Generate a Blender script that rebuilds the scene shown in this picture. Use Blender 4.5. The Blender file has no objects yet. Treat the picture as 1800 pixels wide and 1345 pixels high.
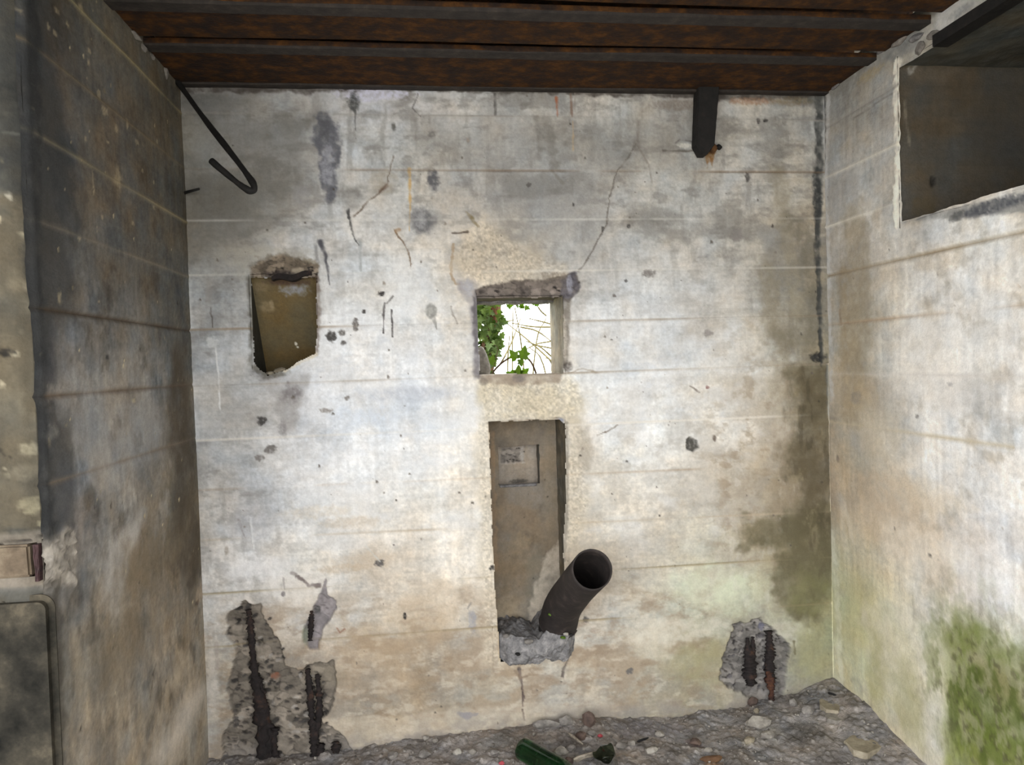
import bpy, bmesh, math, random
import numpy as np
from mathutils import Vector, Matrix, noise as mnoise

random.seed(7)
scene = bpy.context.scene
COL = scene.collection

# ------------------------------------------------------------------ camera
F, YAW, PITCH, ROLL = 1261.4, 0.1156, -0.0267, -0.0299
CAM = np.array([0.8261, -2.6494, 1.3915])
fwd = np.array([math.sin(YAW)*math.cos(PITCH), math.cos(YAW)*math.cos(PITCH), math.sin(PITCH)])
r0 = np.array([math.cos(YAW), -math.sin(YAW), 0.0])
u0 = np.cross(r0, fwd)
RGT = math.cos(ROLL)*r0 + math.sin(ROLL)*u0
UPV = -math.sin(ROLL)*r0 + math.cos(ROLL)*u0
cam_d = bpy.data.cameras.new('camera')
cam_d.sensor_fit = 'HORIZONTAL'; cam_d.sensor_width = 36.0; cam_d.lens = 36.0*F/1800.0
cam_d.clip_start = 0.02
cam = bpy.data.objects.new('camera', cam_d); COL.objects.link(cam)
m = Matrix.Identity(4)
for i in range(3):
    m[i][0] = RGT[i]; m[i][1] = UPV[i]; m[i][2] = -fwd[i]; m[i][3] = CAM[i]
cam.matrix_world = m
scene.camera = cam

# ------------------------------------------------------------------ sky, openings, exposure
SKY = 5.7
world = bpy.data.worlds.new('overcast_sky'); scene.world = world
world.use_nodes = True
bg = world.node_tree.nodes['Background']
bg.inputs['Color'].default_value = (0.965, 0.985, 1.0, 1); bg.inputs['Strength'].default_value = SKY
def portal(name, loc, rot, sx, sy):
    l = bpy.data.lights.new(name, 'AREA'); l.shape = 'RECTANGLE'; l.size = sx; l.size_y = sy
    l.cycles.is_portal = True
    o = bpy.data.objects.new(name, l); COL.objects.link(o); o.location = loc; o.rotation_euler = rot
portal('entrance_portal', (0.1, -3.2, 1.22), (math.radians(90), 0, 0), 4.7, 2.5)  # unseen rear entrance, made wider to throw more light on the right wall
portal('added_side_portal', (-2.2, -2.1, 1.22), (0, math.radians(-90), 0), 2.5, 2.2)  # open left side added out of view to light the right wall
vs = scene.view_settings
vs.view_transform = 'Standard'; vs.look = 'None'; vs.gamma = 1.0; vs.use_curve_mapping = False
vs.exposure = 0.0

# ------------------------------------------------------------------ measuring helpers
W = 2.383                       # room width, back wall at Y = 0
CEIL = 2.40
S = 0.19; Z0 = 2.30             # board height, first board joint

def ray(px, py):
    return fwd*F + RGT*(px-900.0) - UPV*(py-672.5)
def on(px, py, ax, val):
    d = ray(px, py); t = (val-CAM[ax])/d[ax]
    return CAM + t*d
def bk(px, py, Y=0.0): return on(px, py, 1, Y)
def fl(px, py, Z=0.03): return on(px, py, 2, Z)

def lin(c):
    c = np.asarray(c, float)/255.0
    return np.where(c <= 0.04045, c/12.92, ((c+0.055)/1.055)**2.4)

# ------------------------------------------------------------------ noise in numpy
_T = {}
def vnoise(x, y, seed=0):
    if seed not in _T: _T[seed] = np.random.RandomState(seed+11).rand(256, 256)
    T = _T[seed]
    xi = np.floor(x).astype(int); yi = np.floor(y).astype(int)
    fx = x-xi; fy = y-yi
    fx = fx*fx*(3-2*fx); fy = fy*fy*(3-2*fy)
    a = T[xi & 255, yi & 255]; b = T[(xi+1) & 255, yi & 255]
    c = T[xi & 255, (yi+1) & 255]; d = T[(xi+1) & 255, (yi+1) & 255]
    return (a*(1-fx)+b*fx)*(1-fy) + (c*(1-fx)+d*fx)*fy
def fbm(x, y, seed=0, octv=4, gain=0.55):
    s = 0; a = 1; t = 0
    for o in range(octv):
        s = s + a*vnoise(x*2**o+o*17.3, y*2**o+o*9.1, seed+o); t += a; a *= gain
    return s/t*2-1
def cells(x, y, seed=0):
    """nearest-point cells: distance, second distance, random id"""
    if ('c', seed) not in _T: _T[('c', seed)] = np.random.RandomState(seed+91).rand(256, 256, 3)
    T = _T[('c', seed)]
    xi = np.floor(x).astype(int); yi = np.floor(y).astype(int)
    d1 = np.full(x.shape, 9.0); d2 = np.full(x.shape, 9.0); idv = np.zeros(x.shape)
    for i in (-1, 0, 1):
        for j in (-1, 0, 1):
            r = T[(xi+i) & 255, (yi+j) & 255]
            d = np.hypot(xi+i+r[..., 0]-x, yi+j+r[..., 1]-y)
            n = d < d1
            d2 = np.where(n, d1, np.minimum(d2, d)); idv = np.where(n, r[..., 2], idv); d1 = np.where(n, d, d1)
    return d1, d2, idv
def sstep(a, b, x):
    t = np.clip((x-a)/(b-a), 0, 1); return t*t*(3-2*t)

def poly_sd(x, y, P):
    P = np.asarray(P, float); n = len(P)
    d = np.full(x.shape, 1e9); ins = np.zeros(x.shape, bool)
    for i in range(n):
        a = P[i]; b = P[(i+1) % n]; e = b-a
        t = np.clip(((x-a[0])*e[0]+(y-a[1])*e[1])/(e@e+1e-12), 0, 1)
        d = np.minimum(d, np.hypot(x-a[0]-t*e[0], y-a[1]-t*e[1]))
        c = ((a[1] > y) != (b[1] > y)) & (x < (b[0]-a[0])*(y-a[1])/(b[1]-a[1]+1e-12)+a[0])
        ins ^= c
    return np.where(ins, -d, d)

# ------------------------------------------------------------------ materials
def new_mat(name):
    mt = bpy.data.materials.new(name); mt.use_nodes = True
    return mt, mt.node_tree.nodes, mt.node_tree.links, mt.node_tree.nodes['Principled BSDF']

def concrete_mat(name, bump=0.5, grain=0.10, rough=0.92, scale=1.0):
    mt, N, L, b = new_mat(name)
    at = N.new('ShaderNodeAttribute'); at.attribute_name = 'stain'
    tc = N.new('ShaderNodeTexCoord')
    n1 = N.new('ShaderNodeTexNoise'); n1.inputs['Scale'].default_value = 160*scale; n1.inputs['Detail'].default_value = 5
    n2 = N.new('ShaderNodeTexNoise'); n2.inputs['Scale'].default_value = 45*scale; n2.inputs['Detail'].default_value = 6
    L.new(tc.outputs['Object'], n1.inputs['Vector']); L.new(tc.outputs['Object'], n2.inputs['Vector'])
    ad = N.new('ShaderNodeMath'); ad.operation = 'ADD'
    L.new(n1.outputs['Fac'], ad.inputs[0]); L.new(n2.outputs['Fac'], ad.inputs[1])
    mr = N.new('ShaderNodeMapRange'); mr.inputs['From Min'].default_value = 0.55; mr.inputs['From Max'].default_value = 1.45
    mr.inputs['To Min'].default_value = 1-grain*1.6; mr.inputs['To Max'].default_value = 1+grain*1.6
    L.new(ad.outputs[0], mr.inputs['Value'])
    vm = N.new('ShaderNodeVectorMath'); vm.operation = 'SCALE'
    L.new(at.outputs['Color'], vm.inputs[0]); L.new(mr.outputs[0], vm.inputs['Scale'])
    L.new(vm.outputs[0], b.inputs['Base Color'])
    b.inputs['Roughness'].default_value = rough
    b.inputs['Specular IOR Level'].default_value = 0.2
    bp = N.new('ShaderNodeBump'); bp.inputs['Strength'].default_value = bump; bp.inputs['Distance'].default_value = 0.004
    L.new(ad.outputs[0], bp.inputs['Height']); L.new(bp.outputs[0], b.inputs['Normal'])
    return mt

def noise_mat(name, cols, scale=20, detail=6, rough=0.8, metal=0.0, bump=0.3, bscale=None, stretch=(1, 1, 1), spec=0.3, dist=0.003):
    """colours along a noise ramp: [(pos, srgb), ...]"""
    mt, N, L, b = new_mat(name)
    tc = N.new('ShaderNodeTexCoord'); mp = N.new('ShaderNodeMapping'); mp.inputs['Scale'].default_value = stretch
    L.new(tc.outputs['Object'], mp.inputs['Vector'])
    n = N.new('ShaderNodeTexNoise'); n.inputs['Scale'].default_value = scale; n.inputs['Detail'].default_value = detail
    n.inputs['Roughness'].default_value = 0.65
    L.new(mp.outputs[0], n.inputs['Vector'])
    cr = N.new('ShaderNodeValToRGB')
    while len(cr.color_ramp.elements) > 1: cr.color_ramp.elements.remove(cr.color_ramp.elements[0])
    for i, (p, c) in enumerate(cols):
        e = cr.color_ramp.elements[0] if i == 0 else cr.color_ramp.elements.new(p)
        e.position = p; e.color = (*lin(c), 1)
    L.new(n.outputs['Fac'], cr.inputs['Fac']); L.new(cr.outputs['Color'], b.inputs['Base Color'])
    b.inputs['Roughness'].default_value = rough; b.inputs['Metallic'].default_value = metal
    b.inputs['Specular IOR Level'].default_value = spec
    n3 = N.new('ShaderNodeTexNoise'); n3.inputs['Scale'].default_value = bscale or scale*3; n3.inputs['Detail'].default_value = 6
    L.new(mp.outputs[0], n3.inputs['Vector'])
    bp = N.new('ShaderNodeBump'); bp.inputs['Strength'].default_value = bump; bp.inputs['Distance'].default_value = dist
    L.new(n3.outputs['Fac'], bp.inputs['Height']); L.new(bp.outputs[0], b.inputs['Normal'])
    return mt

M_WALL = concrete_mat('cast_concrete', 0.35, 0.07)
M_SIDE = concrete_mat('sooty_concrete', 0.35, 0.10)
M_FLOOR = concrete_mat('rubble_dirt', 0.8, 0.22)
M_NICHE = concrete_mat('niche_concrete', 0.35, 0.10)
M_RUST = noise_mat('rusted_beam_steel', [(0.30, (36, 31, 30)), (0.45, (50, 38, 31)), (0.55, (68, 46, 28)), (0.66, (88, 58, 30)), (0.8, (50, 39, 33))],
                   scale=26, detail=12, rough=0.85, bump=0.8, bscale=110, stretch=(0.8, 1.0, 1), spec=0.12, dist=0.004)
M_DARK = noise_mat('blackened_steel', [(0.3, (20, 20, 20)), (0.6, (31, 29, 28)), (0.8, (46, 38, 33))], scale=30, rough=0.75, bump=0.4)
M_PIPE = noise_mat('sooty_pipe_iron', [(0.3, (34, 31, 30)), (0.55, (48, 42, 40)), (0.75, (74, 64, 60))], scale=22, rough=0.7, bump=0.25, spec=0.3)
M_REBAR = noise_mat('corroded_rebar', [(0.3, (28, 25, 25)), (0.56, (40, 34, 33)), (0.68, (64, 47, 39)), (0.84, (104, 72, 52))], scale=26, rough=0.9, bump=0.9, dist=0.006)
M_REBAR_RED = noise_mat('red_rusted_rebar', [(0.3, (38, 28, 26)), (0.5, (68, 44, 35)), (0.7, (104, 68, 46))], scale=26, rough=0.9, bump=0.9, dist=0.006)
M_STONE = noise_mat('grey_rubble_stone', [(0.3, (84, 80, 76)), (0.5, (122, 117, 112)), (0.7, (160, 154, 147))], scale=24, bump=0.7, rough=0.95)
M_PALE = noise_mat('pale_mortar_chunk', [(0.3, (104, 99, 93)), (0.5, (142, 136, 128)), (0.7, (176, 170, 160))], scale=30, bump=0.7, rough=0.95)
M_TAN = noise_mat('tan_concrete_chunk', [(0.3, (112, 103, 88)), (0.5, (146, 136, 118)), (0.7, (174, 164, 144))], scale=24, bump=0.5, rough=0.95)
M_BROWN = noise_mat('brown_brick_chunk', [(0.3, (66, 57, 53)), (0.5, (92, 77, 70)), (0.7, (120, 102, 91))], scale=28, bump=0.6, rough=0.95)
M_WOOD = noise_mat('grey_splinter_wood', [(0.3, (104, 95, 84)), (0.5, (146, 136, 122)), (0.7, (178, 168, 152))], scale=16, stretch=(1, 9, 9), bump=0.4, rough=0.9)
M_RED = noise_mat('red_plastic_scrap', [(0.3, (138, 48, 56)), (0.7, (176, 76, 84))], scale=40, rough=0.5, bump=0.1)
M_MORTAR = noise_mat('grey_loose_mortar', [(0.3, (82, 80, 81)), (0.5, (122, 120, 120)), (0.7, (160, 156, 154))], scale=34, bump=0.9, rough=0.95, dist=0.006)
M_BARK = noise_mat('tree_bark', [(0.3, (46, 30, 18)), (0.5, (84, 54, 32)), (0.7, (118, 80, 50))], scale=14, stretch=(4, 4, 1), bump=0.8, rough=0.9)
M_TWIG = noise_mat('pale_dry_twig', [(0.3, (88, 80, 48)), (0.7, (112, 102, 66))], scale=20, rough=0.9, bump=0.1)
M_VINE = noise_mat('vine_stem', [(0.3, (52, 40, 24)), (0.7, (88, 66, 42))], scale=20, rough=0.9, bump=0.2)
M_GROUND = noise_mat('outside_ground', [(0.3, (84, 92, 56)), (0.6, (122, 122, 88)), (0.8, (150, 142, 110))], scale=3, rough=1.0, bump=0.5)

def leaf_mat(name, a, b_):
    mt, N, L, b = new_mat(name)
    oi = N.new('ShaderNodeObjectInfo'); mx = N.new('ShaderNodeMix'); mx.data_type = 'RGBA'
    mx.inputs[6].default_value = (*lin(a), 1); mx.inputs[7].default_value = (*lin(b_), 1)
    L.new(oi.outputs['Random'], mx.inputs[0]); L.new(mx.outputs[2], b.inputs['Base Color'])
    b.inputs['Roughness'].default_value = 0.45
    tr = N.new('ShaderNodeBsdfTranslucent'); ms = N.new('ShaderNodeMixShader'); ms.inputs[0].default_value = 0.4
    L.new(mx.outputs[2], tr.inputs['Color'])
    L.new(b.outputs[0], ms.inputs[1]); L.new(tr.outputs[0], ms.inputs[2])
    L.new(ms.outputs[0], N['Material Output'].inputs['Surface'])
    return mt
M_LEAF = leaf_mat('ivy_leaf_green', (58, 84, 24), (124, 146, 74))
M_LEAF2 = leaf_mat('ivy_leaf_bright', (84, 116, 22), (104, 132, 32))

mt, N_, L_, b_ = new_mat('green_bottle_glass')
b_.inputs['Base Color'].default_value = (*lin((40, 84, 46)), 1)
b_.inputs['Roughness'].default_value = 0.06; b_.inputs['Transmission Weight'].default_value = 0.9; b_.inputs['IOR'].default_value = 1.5
M_GLASS = mt
mt, N_, L_, b_ = new_mat('dark_olive_glass')
b_.inputs['Base Color'].default_value = (*lin((58, 70, 50)), 1)
b_.inputs['Roughness'].default_value = 0.08; b_.inputs['Transmission Weight'].default_value = 0.9; b_.inputs['IOR'].default_value = 1.5
M_GLASS2 = mt

# ------------------------------------------------------------------ object helpers
def tag(o, label=None, cat=None, group=None, kind=None):
    if label: o['label'] = label
    if cat: o['category'] = cat
    if group: o['group'] = group
    if kind: o['kind'] = kind
    return o
def empty(name, loc=(0, 0, 0)):
    o = bpy.data.objects.new(name, None); COL.objects.link(o); o.location = loc
    o.empty_display_size = 0.1
    return o
def link(name, me, mat, parent=None, smooth=False):
    o = bpy.data.objects.new(name, me); COL.objects.link(o)
    me.materials.clear(); me.materials.append(mat)
    if smooth: me.polygons.foreach_set('use_smooth', [True]*len(me.polygons))
    if parent is not None:
        o.parent = parent
        o.matrix_parent_inverse = Matrix.Translation(parent.location).inverted()
    return o
def from_bm(name, bm, mat, parent=None, smooth=False):
    me = bpy.data.meshes.new(name); bm.normal_update(); bm.to_mesh(me); bm.free()
    return link(name, me, mat, parent, smooth)

def quads_mesh(name, co, nr, nc, keep=None, col=None, flip=False):
    """grid mesh from (nr*nc,3) points with optional face mask and colour attribute"""
    idx = np.arange(nr*nc).reshape(nr, nc)
    a = idx[:-1, :-1]; b = idx[:-1, 1:]; c = idx[1:, 1:]; d = idx[1:, :-1]
    f = np.stack([a, b, c, d] if not flip else [a, d, c, b], -1).reshape(-1, 4)
    if keep is not None: f = f[keep.reshape(-1)]
    used = np.zeros(nr*nc, bool); used[f.ravel()] = True
    remap = np.cumsum(used)-1
    co = co[used]; f = remap[f]
    me = bpy.data.meshes.new(name)
    me.vertices.add(len(co)); me.vertices.foreach_set('co', co.astype(np.float32).ravel())
    me.loops.add(f.size); me.loops.foreach_set('vertex_index', f.ravel().astype(np.int32))
    me.polygons.add(len(f)); me.polygons.foreach_set('loop_start', np.arange(0, f.size, 4, dtype=np.int32))
    me.polygons.foreach_set('use_smooth', np.ones(len(f), bool))
    me.update(calc_edges=True)
    if col is not None:
        at = me.attributes.new('stain', 'FLOAT_COLOR', 'POINT')
        cc = np.ones((len(co), 4), np.float32); cc[:, :3] = col[used]
        at.data.foreach_set('color', cc.ravel())
    return me

class Surf:
    """a plane O + U*a + V*b (+ N*h) sampled on a grid, stained and carved in its own coordinates"""
    def __init__(s, O, U, V, N, A, B):
        s.O, s.U, s.V, s.N = [np.asarray(q, float) for q in (O, U, V, N)]
        s.A, s.B = A, B; s.nr, s.nc = A.shape
        s.H = np.zeros(A.shape); s.C = np.zeros(A.shape+(3,)); s.C[:] = 180.0
        s.cut = np.zeros((s.nr-1, s.nc-1), bool)
        s.seed = 100
    def ab(s, px, py):
        d = ray(px, py); t = ((s.O-CAM)@s.N)/(d@s.N); p = CAM+t*d-s.O
        return np.array([p@s.U, p@s.V])
    def sl(s, a0, a1, b0, b1):
        cm = (s.A >= a0) & (s.A <= a1) & (s.B >= b0) & (s.B <= b1)
        r = np.where(cm.any(1))[0]; c = np.where(cm.any(0))[0]
        if len(r) == 0 or len(c) == 0: return None
        return slice(r[0], r[-1]+1), slice(c[0], c[-1]+1)
    def mix(s, k, mask, col, alpha):
        m_ = (mask*alpha)[..., None]; s.C[k] = s.C[k]*(1-m_) + np.asarray(col, float)*m_
    def scale(s, px, py):
        p = s.ab(px, py); return np.linalg.norm(s.ab(px+1, py)-p), np.linalg.norm(s.ab(px, py+1)-p)
    def blob(s, px, py, rx, ry, col, al=0.7, soft=0.7, nz=0.45, fq=None, ang=0.0, dep=0.0):
        s.seed += 1
        c = s.ab(px, py); sx, sy = s.scale(px, py); rx *= sx; ry *= sy
        R_ = max(rx, ry)*(1.3+nz+soft)
        k = s.sl(c[0]-R_, c[0]+R_, c[1]-R_, c[1]+R_)
        if k is None: return
        x = s.A[k]-c[0]; y = s.B[k]-c[1]
        ca, sa = math.cos(ang), math.sin(ang); x, y = x*ca+y*sa, -x*sa+y*ca
        fq = fq or 1.6/min(rx, ry)
        fq = min(fq, 130)
        d = np.hypot(x/rx, y/ry) + nz*fbm(s.A[k]*fq, s.B[k]*fq, s.seed % 40, 4)
        mk = 1-sstep(1-soft*0.6, 1+soft*0.4, d)
        mk = mk*np.clip((0.95 if max(rx, ry) < 0.04 else 0.80)+0.75*fbm(s.A[k]*min(fq*1.7, 150)+5, s.B[k]*min(fq*1.7, 150), (s.seed+9) % 40, 4), 0, 1)
        s.mix(k, mk, col, al)
        if dep: s.H[k] -= dep*mk
    def pts(s, P): return [s.ab(*p) for p in P]
    def poly(s, P, col, al=0.7, edge=4, nz=6, fq=25, dep=0.0, pebble=0.0, pebsize=0.012):
        s.seed += 1
        Q = np.array(s.pts(P)); sc = np.mean(s.scale(*np.mean(P, 0)))
        pad = (edge+nz*1.5)*sc
        k = s.sl(Q[:, 0].min()-pad, Q[:, 0].max()+pad, Q[:, 1].min()-pad, Q[:, 1].max()+pad)
        if k is None: return
        x, y = s.A[k], s.B[k]
        d = poly_sd(x, y, Q) + nz*sc*fbm(x*fq, y*fq, s.seed % 40, 5)
        mk = 1-sstep(-edge*sc*0.5, edge*sc*0.5, d)
        mod = 1.0 if pebble else np.clip(0.85+0.6*fbm(x*fq*1.3+9, y*fq*1.3, (s.seed+7) % 40, 5), 0, 1)
        s.mix(k, mk*mod, col, al)
        if dep: s.H[k] -= dep*mk*(0.75+0.5*fbm(x*14, y*14, s.seed % 40, 3))
        if pebble:
            wx = x+0.006*fbm(x*40, y*40, 17, 3); wy = y+0.006*fbm(x*40+9, y*40, 19, 3)
            d1, d2, idv = cells(wx/pebsize*0.36, wy/pebsize*0.62, (s.seed+5) % 40)
            cv = (1-sstep(0.03, 0.13, d2-d1))*np.clip(0.3+1.4*fbm(x*20, y*20, 13, 3), 0, 1)*mk*pebble
            s.C[k] *= (1+mk*pebble*0.45*(((idv*5.7) % 1.0)-0.5))[..., None]
            s.C[k] *= (1-0.30*cv)[..., None]; s.H[k] -= 0.006*cv
            s.H[k] += 0.007*mk*((idv*3.1) % 1.0-0.5)
            d1, d2, idv = cells(wx/pebsize*0.8+0.35*y/pebsize, wy/pebsize*1.4, s.seed % 40)
            wob = fbm(x*90, y*90, 5, 2)*0.10
            st = sstep(0.50, 0.30, d1+wob)*(idv > 0.62)*mk*np.clip(0.75+1.8*fbm(x*16, y*16, 23, 3), 0, 1)
            shade = np.asarray(col, float)[None, None]*(0.45+0.95*((idv*7.31) % 1.0))[..., None]
            pit = (idv > 0.74)
            dark = np.array([52, 48, 46.0])
            cc = np.where(pit[..., None], dark*(0.8+0.8*((idv*13.7) % 1))[..., None], shade)
            a_ = (st*pebble)[..., None]
            s.C[k] = s.C[k]*(1-a_)+cc*a_
            s.H[k] += np.where(pit, -0.006, 0.004)*st
            f2 = 1+0.16*fbm(x*60, y*60, 9, 4)[..., None]*mk[..., None]
            s.C[k] *= f2
    def stroke(s, P, w, col, al=0.8, nz=1.0, fq=60, dep=0.0, soft=0.5, w1=None):
        s.seed += 1
        sc = np.mean(s.scale(*np.mean(P, 0))); Q = np.array(s.pts(P))
        w1 = w if w1 is None else w1
        pad = (max(w, w1)*1.6+nz*3+2)*sc
        k = s.sl(Q[:, 0].min()-pad, Q[:, 0].max()+pad, Q[:, 1].min()-pad, Q[:, 1].max()+pad)
        if k is None: return
        x, y = s.A[k], s.B[k]
        x = x+nz*sc*fbm(x*fq, y*fq, s.seed % 40, 3); y = y+nz*sc*fbm(x*fq+31, y*fq, (s.seed+3) % 40, 3)
        L = [0.0]
        for i in range(len(Q)-1): L.append(L[-1]+np.linalg.norm(Q[i+1]-Q[i]))
        best = np.full(x.shape, 1e9); tt = np.zeros(x.shape)
        for i in range(len(Q)-1):
            a = Q[i]; e = Q[i+1]-a; t = np.clip(((x-a[0])*e[0]+(y-a[1])*e[1])/(e@e+1e-12), 0, 1)
            d = np.hypot(x-a[0]-t*e[0], y-a[1]-t*e[1]); n = d < best
            best = np.where(n, d, best); tt = np.where(n, (L[i]+t*(L[i+1]-L[i]))/L[-1], tt)
        hw = (w+(w1-w)*tt)*sc*0.5
        hw = hw*(1+0.7*fbm(x*45+3, y*45, (s.seed+6) % 40, 3))+1e-6
        mk = 1-sstep(hw*(1-soft), hw*(1+soft), best)
        mk = mk*np.clip(0.85+0.9*fbm(x*38, y*38, (s.seed+8) % 40, 3), 0, 1)
        s.mix(k, mk, col, al)
        if dep: s.H[k] -= dep*mk
    def base_grid(s, xs, ys, rows, warp=0.03):
        """coarse colour survey of the weathering, blended organically"""
        G = np.array(rows, float)
        ca = np.array([[s.ab(x, y) for x in xs] for y in ys])     # rows x cols x 2
        av = ca[:, :, 0].mean(0); bv = ca[:, :, 1].mean(1)
        a = s.A + warp*fbm(s.A*5, s.B*5, 3, 4) + warp*0.5*fbm(s.A*22, s.B*22, 8, 4)
        b = s.B + warp*fbm(s.A*5+50, s.B*5, 4, 4) + warp*0.5*fbm(s.A*22, s.B*22+70, 6, 4)
        def frac(v, g):
            if g[0] > g[-1]: g = -g; v = -v
            i = np.clip(np.searchsorted(g, v)-1, 0, len(g)-2)
            return i, np.clip((v-g[i])/(g[i+1]-g[i]), 0, 1)
        i, fx = frac(a, av); j, fy = frac(b, bv)
        fx = fx[..., None]; fy = fy[..., None]
        s.C = (G[j, i]*(1-fx)+G[j, i+1]*fx)*(1-fy) + (G[j+1, i]*(1-fx)+G[j+1, i+1]*fx)*fy
    def weather(s, low=0.06, streak=0.04, grain=0.03, speck=0.05, tint=3.0, hlow=0.003):
        A, B = s.A, s.B
        f = 1 + low*fbm(A*9, B*9, 12, 5)*1.6 + streak*fbm(A*70, B*5, 14, 3) + grain*fbm(A*8, B*110, 15, 3) + speck*fbm(A*120, B*120, 16, 2)
        s.C *= f[..., None]
        t = fbm(A*12+7, B*12, 18, 4)*tint*2
        s.C[..., 0] += t; s.C[..., 2] -= t*1.2
        s.H += hlow*fbm(A*3, B*3, 20, 4) + 0.0008*fbm(A*60, B*60, 22, 3)
    def mottle(s, seed, fa, fb, lo, hi, col, al, weight=None):
        n = fbm(s.A*fa+seed, s.B*fb+seed*1.7, seed % 40, 6, 0.6)
        mk = sstep(lo, hi, n)
        if weight is not None: mk = mk*weight
        s.mix((slice(None), slice(None)), mk, col, al)
    def near(s, px, py, rx, ry):
        c = s.ab(px, py); sx, sy = s.scale(px, py)
        return np.exp(-((s.A-c[0])/(rx*sx))**2-((s.B-c[1])/(ry*sy))**2)
    def pits(s, n, seed, rmin=0.0015, rmax=0.005, col=(78, 72, 66), zone=None):
        rs = np.random.RandomState(seed)
        a0, a1, b0, b1 = zone or (s.A.min(), s.A.max(), s.B.min(), s.B.max())
        for _ in range(n):
            a = rs.uniform(a0, a1); b = rs.uniform(b0, b1); r = rmin+(rmax-rmin)*rs.rand()**2.5
            k = s.sl(a-3*r, a+3*r, b-4*r, b+3*r)
            if k is None: continue
            x = s.A[k]-a; y = s.B[k]-b
            d = np.hypot(x*rs.uniform(0.7, 1.4), y*rs.uniform(0.6, 1.1))/r + 0.5*fbm(x*200, y*200, 2, 2)
            mk = 1-sstep(0.6, 1.3, d)
            s.mix(k, mk, np.array(col)*rs.uniform(0.7, 1.4), 0.8); s.H[k] -= 0.6*r*mk
    def hole(s, P, nz=3, fq=30):
        Q = np.array(s.pts(P)); sc = np.mean(s.scale(*np.mean(P, 0)))
        x = (s.A[:-1, :-1]+s.A[1:, 1:])/2; y = (s.B[:-1, :-1]+s.B[1:, 1:])/2
        d = poly_sd(x, y, Q)+nz*sc*fbm(x*fq, y*fq, 33, 4)
        s.cut |= d < 0
    def world(s):
        return (s.O + s.A[..., None]*s.U + s.B[..., None]*s.V + s.H[..., None]*s.N)
    def build(s, name, mat, parent=None, rows=None, gain=1.0, flip=False):
        r0_, r1_ = rows or (0, s.nr-1)
        co = s.world()[r0_:r1_+1].reshape(-1, 3)
        c = lin(np.clip(s.C[r0_:r1_+1].reshape(-1, 3), 2, 250))*gain
        me = quads_mesh(name, co, r1_-r0_+1, s.nc, ~s.cut[r0_:r1_], np.clip(c, 0, 0.9), flip)
        return link(name, me, mat, parent)

def grid_rows(levels_left, levels_right, a, step):
    """rows that follow the board joints: linear between the left and right joint heights"""
    out = []; marks = [0]
    t = (a-a[0])/(a[-1]-a[0])
    for i in range(len(levels_left)-1):
        n = max(2, int(round(abs(levels_left[i]-levels_left[i+1])/step)))
        for j in range(n if i < len(levels_left)-2 else n+1):
            q = j/n
            zl = levels_left[i]*(1-q)+levels_left[i+1]*q; zr = levels_right[i]*(1-q)+levels_right[i+1]*q
            out.append(zl*(1-t)+zr*t)
        marks.append(marks[-1]+n)
    return np.array(out), marks

# ================================================================== BACK WALL
BX0, BX1 = -0.01, W+0.01
step = 0.0036
a = np.arange(BX0, BX1+step, step)
jl = [(318, 198), (320, 297), (323, 388), (328, 484), (331, 580), (335, 680), (340, 775), (348, 862), (352, 950), (358, 1045), (365, 1139)]
jr = [(1438, 212), (1440, 303), (1440, 384), (1448, 470), (1446, 555), (1450, 640), (1460, 728), (1465, 815), (1465, 899), (1465, 979), (1465, 1060)]
zl = [CEIL+0.06]+[bk(*p)[2] for p in jl]+[-0.06]
zr = [CEIL+0.06]+[bk(*p)[2] for p in jr]+[-0.06]
Bv, marks = grid_rows(zl, zr, a, step)
Av = np.repeat(a[None], Bv.shape[0], 0)
wb = Surf((0, 0, 0), (1, 0, 0), (0, 0, 1), (0, -1, 0), Av, Bv)
xs = [330, 430, 530, 630, 730, 830, 930, 1030, 1130, 1230, 1330, 1430]
ys = [185, 250, 340, 430, 520, 610, 700, 790, 880, 970, 1060, 1150, 1240]
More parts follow.
